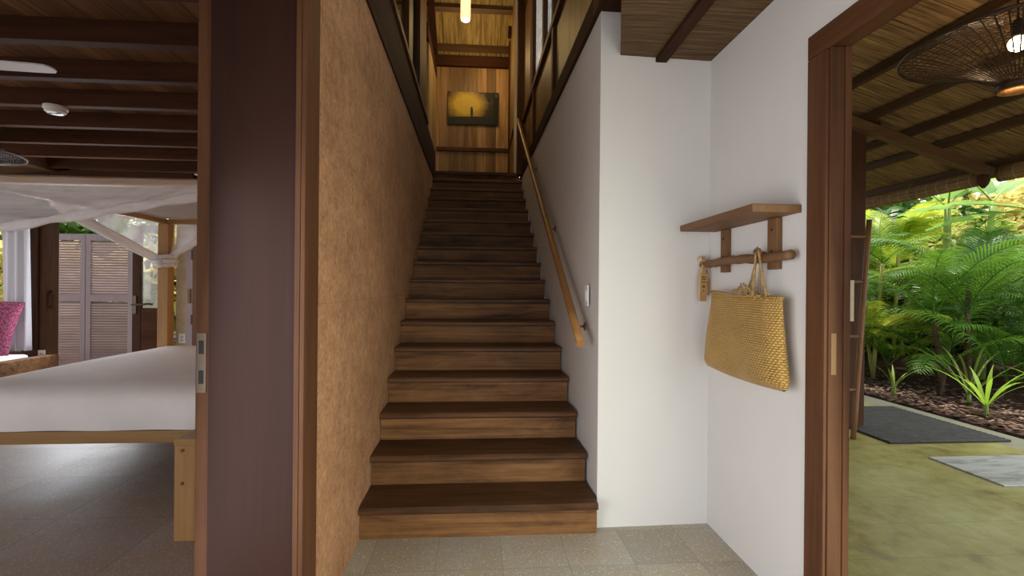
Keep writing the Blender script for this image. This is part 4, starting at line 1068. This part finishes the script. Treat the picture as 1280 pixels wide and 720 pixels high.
for q in (.08,.5,.92): build('fence_post', MB().box(11.0-1.2*q,11.08-1.2*q,6+4.2*q-.04,6+4.2*q+.04,1.9,2.5), M['bedwoodz'], parent=fr_)
# trees and shrubs outside the bedroom
for (x,y,s,me,lb_) in ((-6.6,8.7,.95,SHB,'bright shrub outside the bay window'),(-9.6,8.9,1.2,SHA,'green shrub outside the bay corner'),(-5.0,9.6,1.35,SHB,'bright shrub showing over the louvred shutters'),(-4.2,9.0,1.0,SHA,'green shrub seen through the glass door'),(-8.0,11.5,1.6,SHA,'tall green shrub behind the bay window')):
    shrub(x, y, -.10, s, lb_, me, k*1.1, 'shrubs outside the bedroom'); k += 1
tt = thing('garden_tree', 'slim bare tree trunk leaning outside the bay window', 'tree', (-6.45,7.3,-.1), local=True)
build('trunk', MB().tube([(.28,0,0),(.12,0,.8),(-.05,0,1.4),(-.25,0,2.0),(-.35,0,2.8)], [.05,.045,.04,.035,.03], 8), plain('pale_bark', (.36,.30,.24), .9, .1, var=.2), parent=tt, smooth=True)

# ================================================================== LIGHT
w = D.worlds.new('sky'); SC.world = w; w.use_nodes = True
nt = w.node_tree; bgn = nt.nodes['Background']
sky = nt.nodes.new('ShaderNodeTexSky'); sky.sky_type = 'NISHITA'; sky.sun_disc = False; sky.sun_elevation = math.radians(62); sky.sun_rotation = math.radians(100); sky.air_density = 1.0; sky.dust_density = 2.5
mixn = nt.nodes.new('ShaderNodeMix'); mixn.data_type = 'RGBA'; mixn.inputs[0].default_value = .7
nt.links.new(sky.outputs[0], mixn.inputs[6]); mixn.inputs[7].default_value = (5.8,5.8,5.7,1)
nt.links.new(mixn.outputs[2], bgn.inputs[0]); bgn.inputs[1].default_value = .37

def lamp(name, kind, loc, energy, color, **k):
    l = D.lights.new(name, kind); l.energy = energy; l.color = color
    for a, v in k.items(): setattr(l, a, v)
    o = D.objects.new(name, l); COL.objects.link(o); o.location = loc; return o
s = lamp('sun', 'SUN', (8,4,12), 5.5, (1,.95,.84), angle=.012)
s.rotation_euler = Vector((-.035,-.14,-.99)).to_track_quat('-Z','Y').to_euler()
lamp('verandah_bulb_light', 'POINT', (3.02,2.50,2.685), 40, (1,.70,.40), shadow_soft_size=.045)
lamp('stair_lamp_light', 'POINT', (-.173,5.5,4.25), 8, (1,.68,.28), shadow_soft_size=.06)
lamp('bedside_lamp_light', 'POINT', (-1.9,5.75,1.2), 8, (1,.62,.30), shadow_soft_size=.08)

def opening_fill(name, loc, rot, sx, sy, energy, color):  # unseen area lamp added in an opening to strengthen its daylight
    o = lamp(name, 'AREA', loc, energy, color, shape='RECTANGLE', size=sx, size_y=sy); o.rotation_euler = rot
opening_fill('front_opening_fill', (.0,-2.1,.95), (PI/2-.12,0,-.22), 1.7, 1.5, 34, (.86,.92,1))
opening_fill('bedroom_front_fill', (-4.4,-1.15,1.15), (PI/2,0,0), 4.2, 1.9, 24, (.95,.97,1))
opening_fill('bedroom_left_fill', (-7.4,3.2,1.3), (PI/2,0,-PI/2), 5.0, 1.5, 50, (1,.97,.94))

opening_fill('verandah_doorway_fill', (1.33,.62,.9), (PI/2-.08,0,PI/2), 1.9, 1.5, 34, (.98,1,.80))
opening_fill('bedroom_doorway_fill', (-.95,.62,.9), (PI/2-.08,0,-PI/2), 1.9, 1.5, 34, (.92,.95,1))
opening_fill('bedroom_rear_fill', (-4.6,6.06,1.3), (PI/2,0,PI), 1.1, 1.4, 40, (.90,.94,1))
lamp('landing_fill_light', 'POINT', (-.12,7.2,4.75), 13, (1,.70,.32), shadow_soft_size=.08)  # added fill light without a fitting, brightens the landing

# ================================================================== CAMERA
cam = D.cameras.new('camera'); co = D.objects.new('camera', cam); COL.objects.link(co)
cam.sensor_width = 36; cam.lens = 600/1280*36; cam.clip_start = .02; cam.clip_end = 200
co.matrix_world = Matrix.Translation((0,0,1.284)) @ Matrix.Rotation(math.radians(-4.0),4,'Z') @ Matrix.Rotation(PI/2,4,'X') @ Matrix.Rotation(.0085,4,'Z')
SC.camera = co
SC.view_settings.view_transform = 'Standard'; SC.view_settings.look = 'None'; SC.view_settings.gamma = 1; SC.view_settings.use_curve_mapping = False
SC.view_settings.exposure = 0.08
SC.cycles.use_denoising = True
SC.cycles.max_bounces = 10; SC.cycles.diffuse_bounces = 6; SC.cycles.transparent_max_bounces = 16; SC.cycles.sample_clamp_indirect = 8
for o in D.objects:
    if '_w' in o: del o['_w']
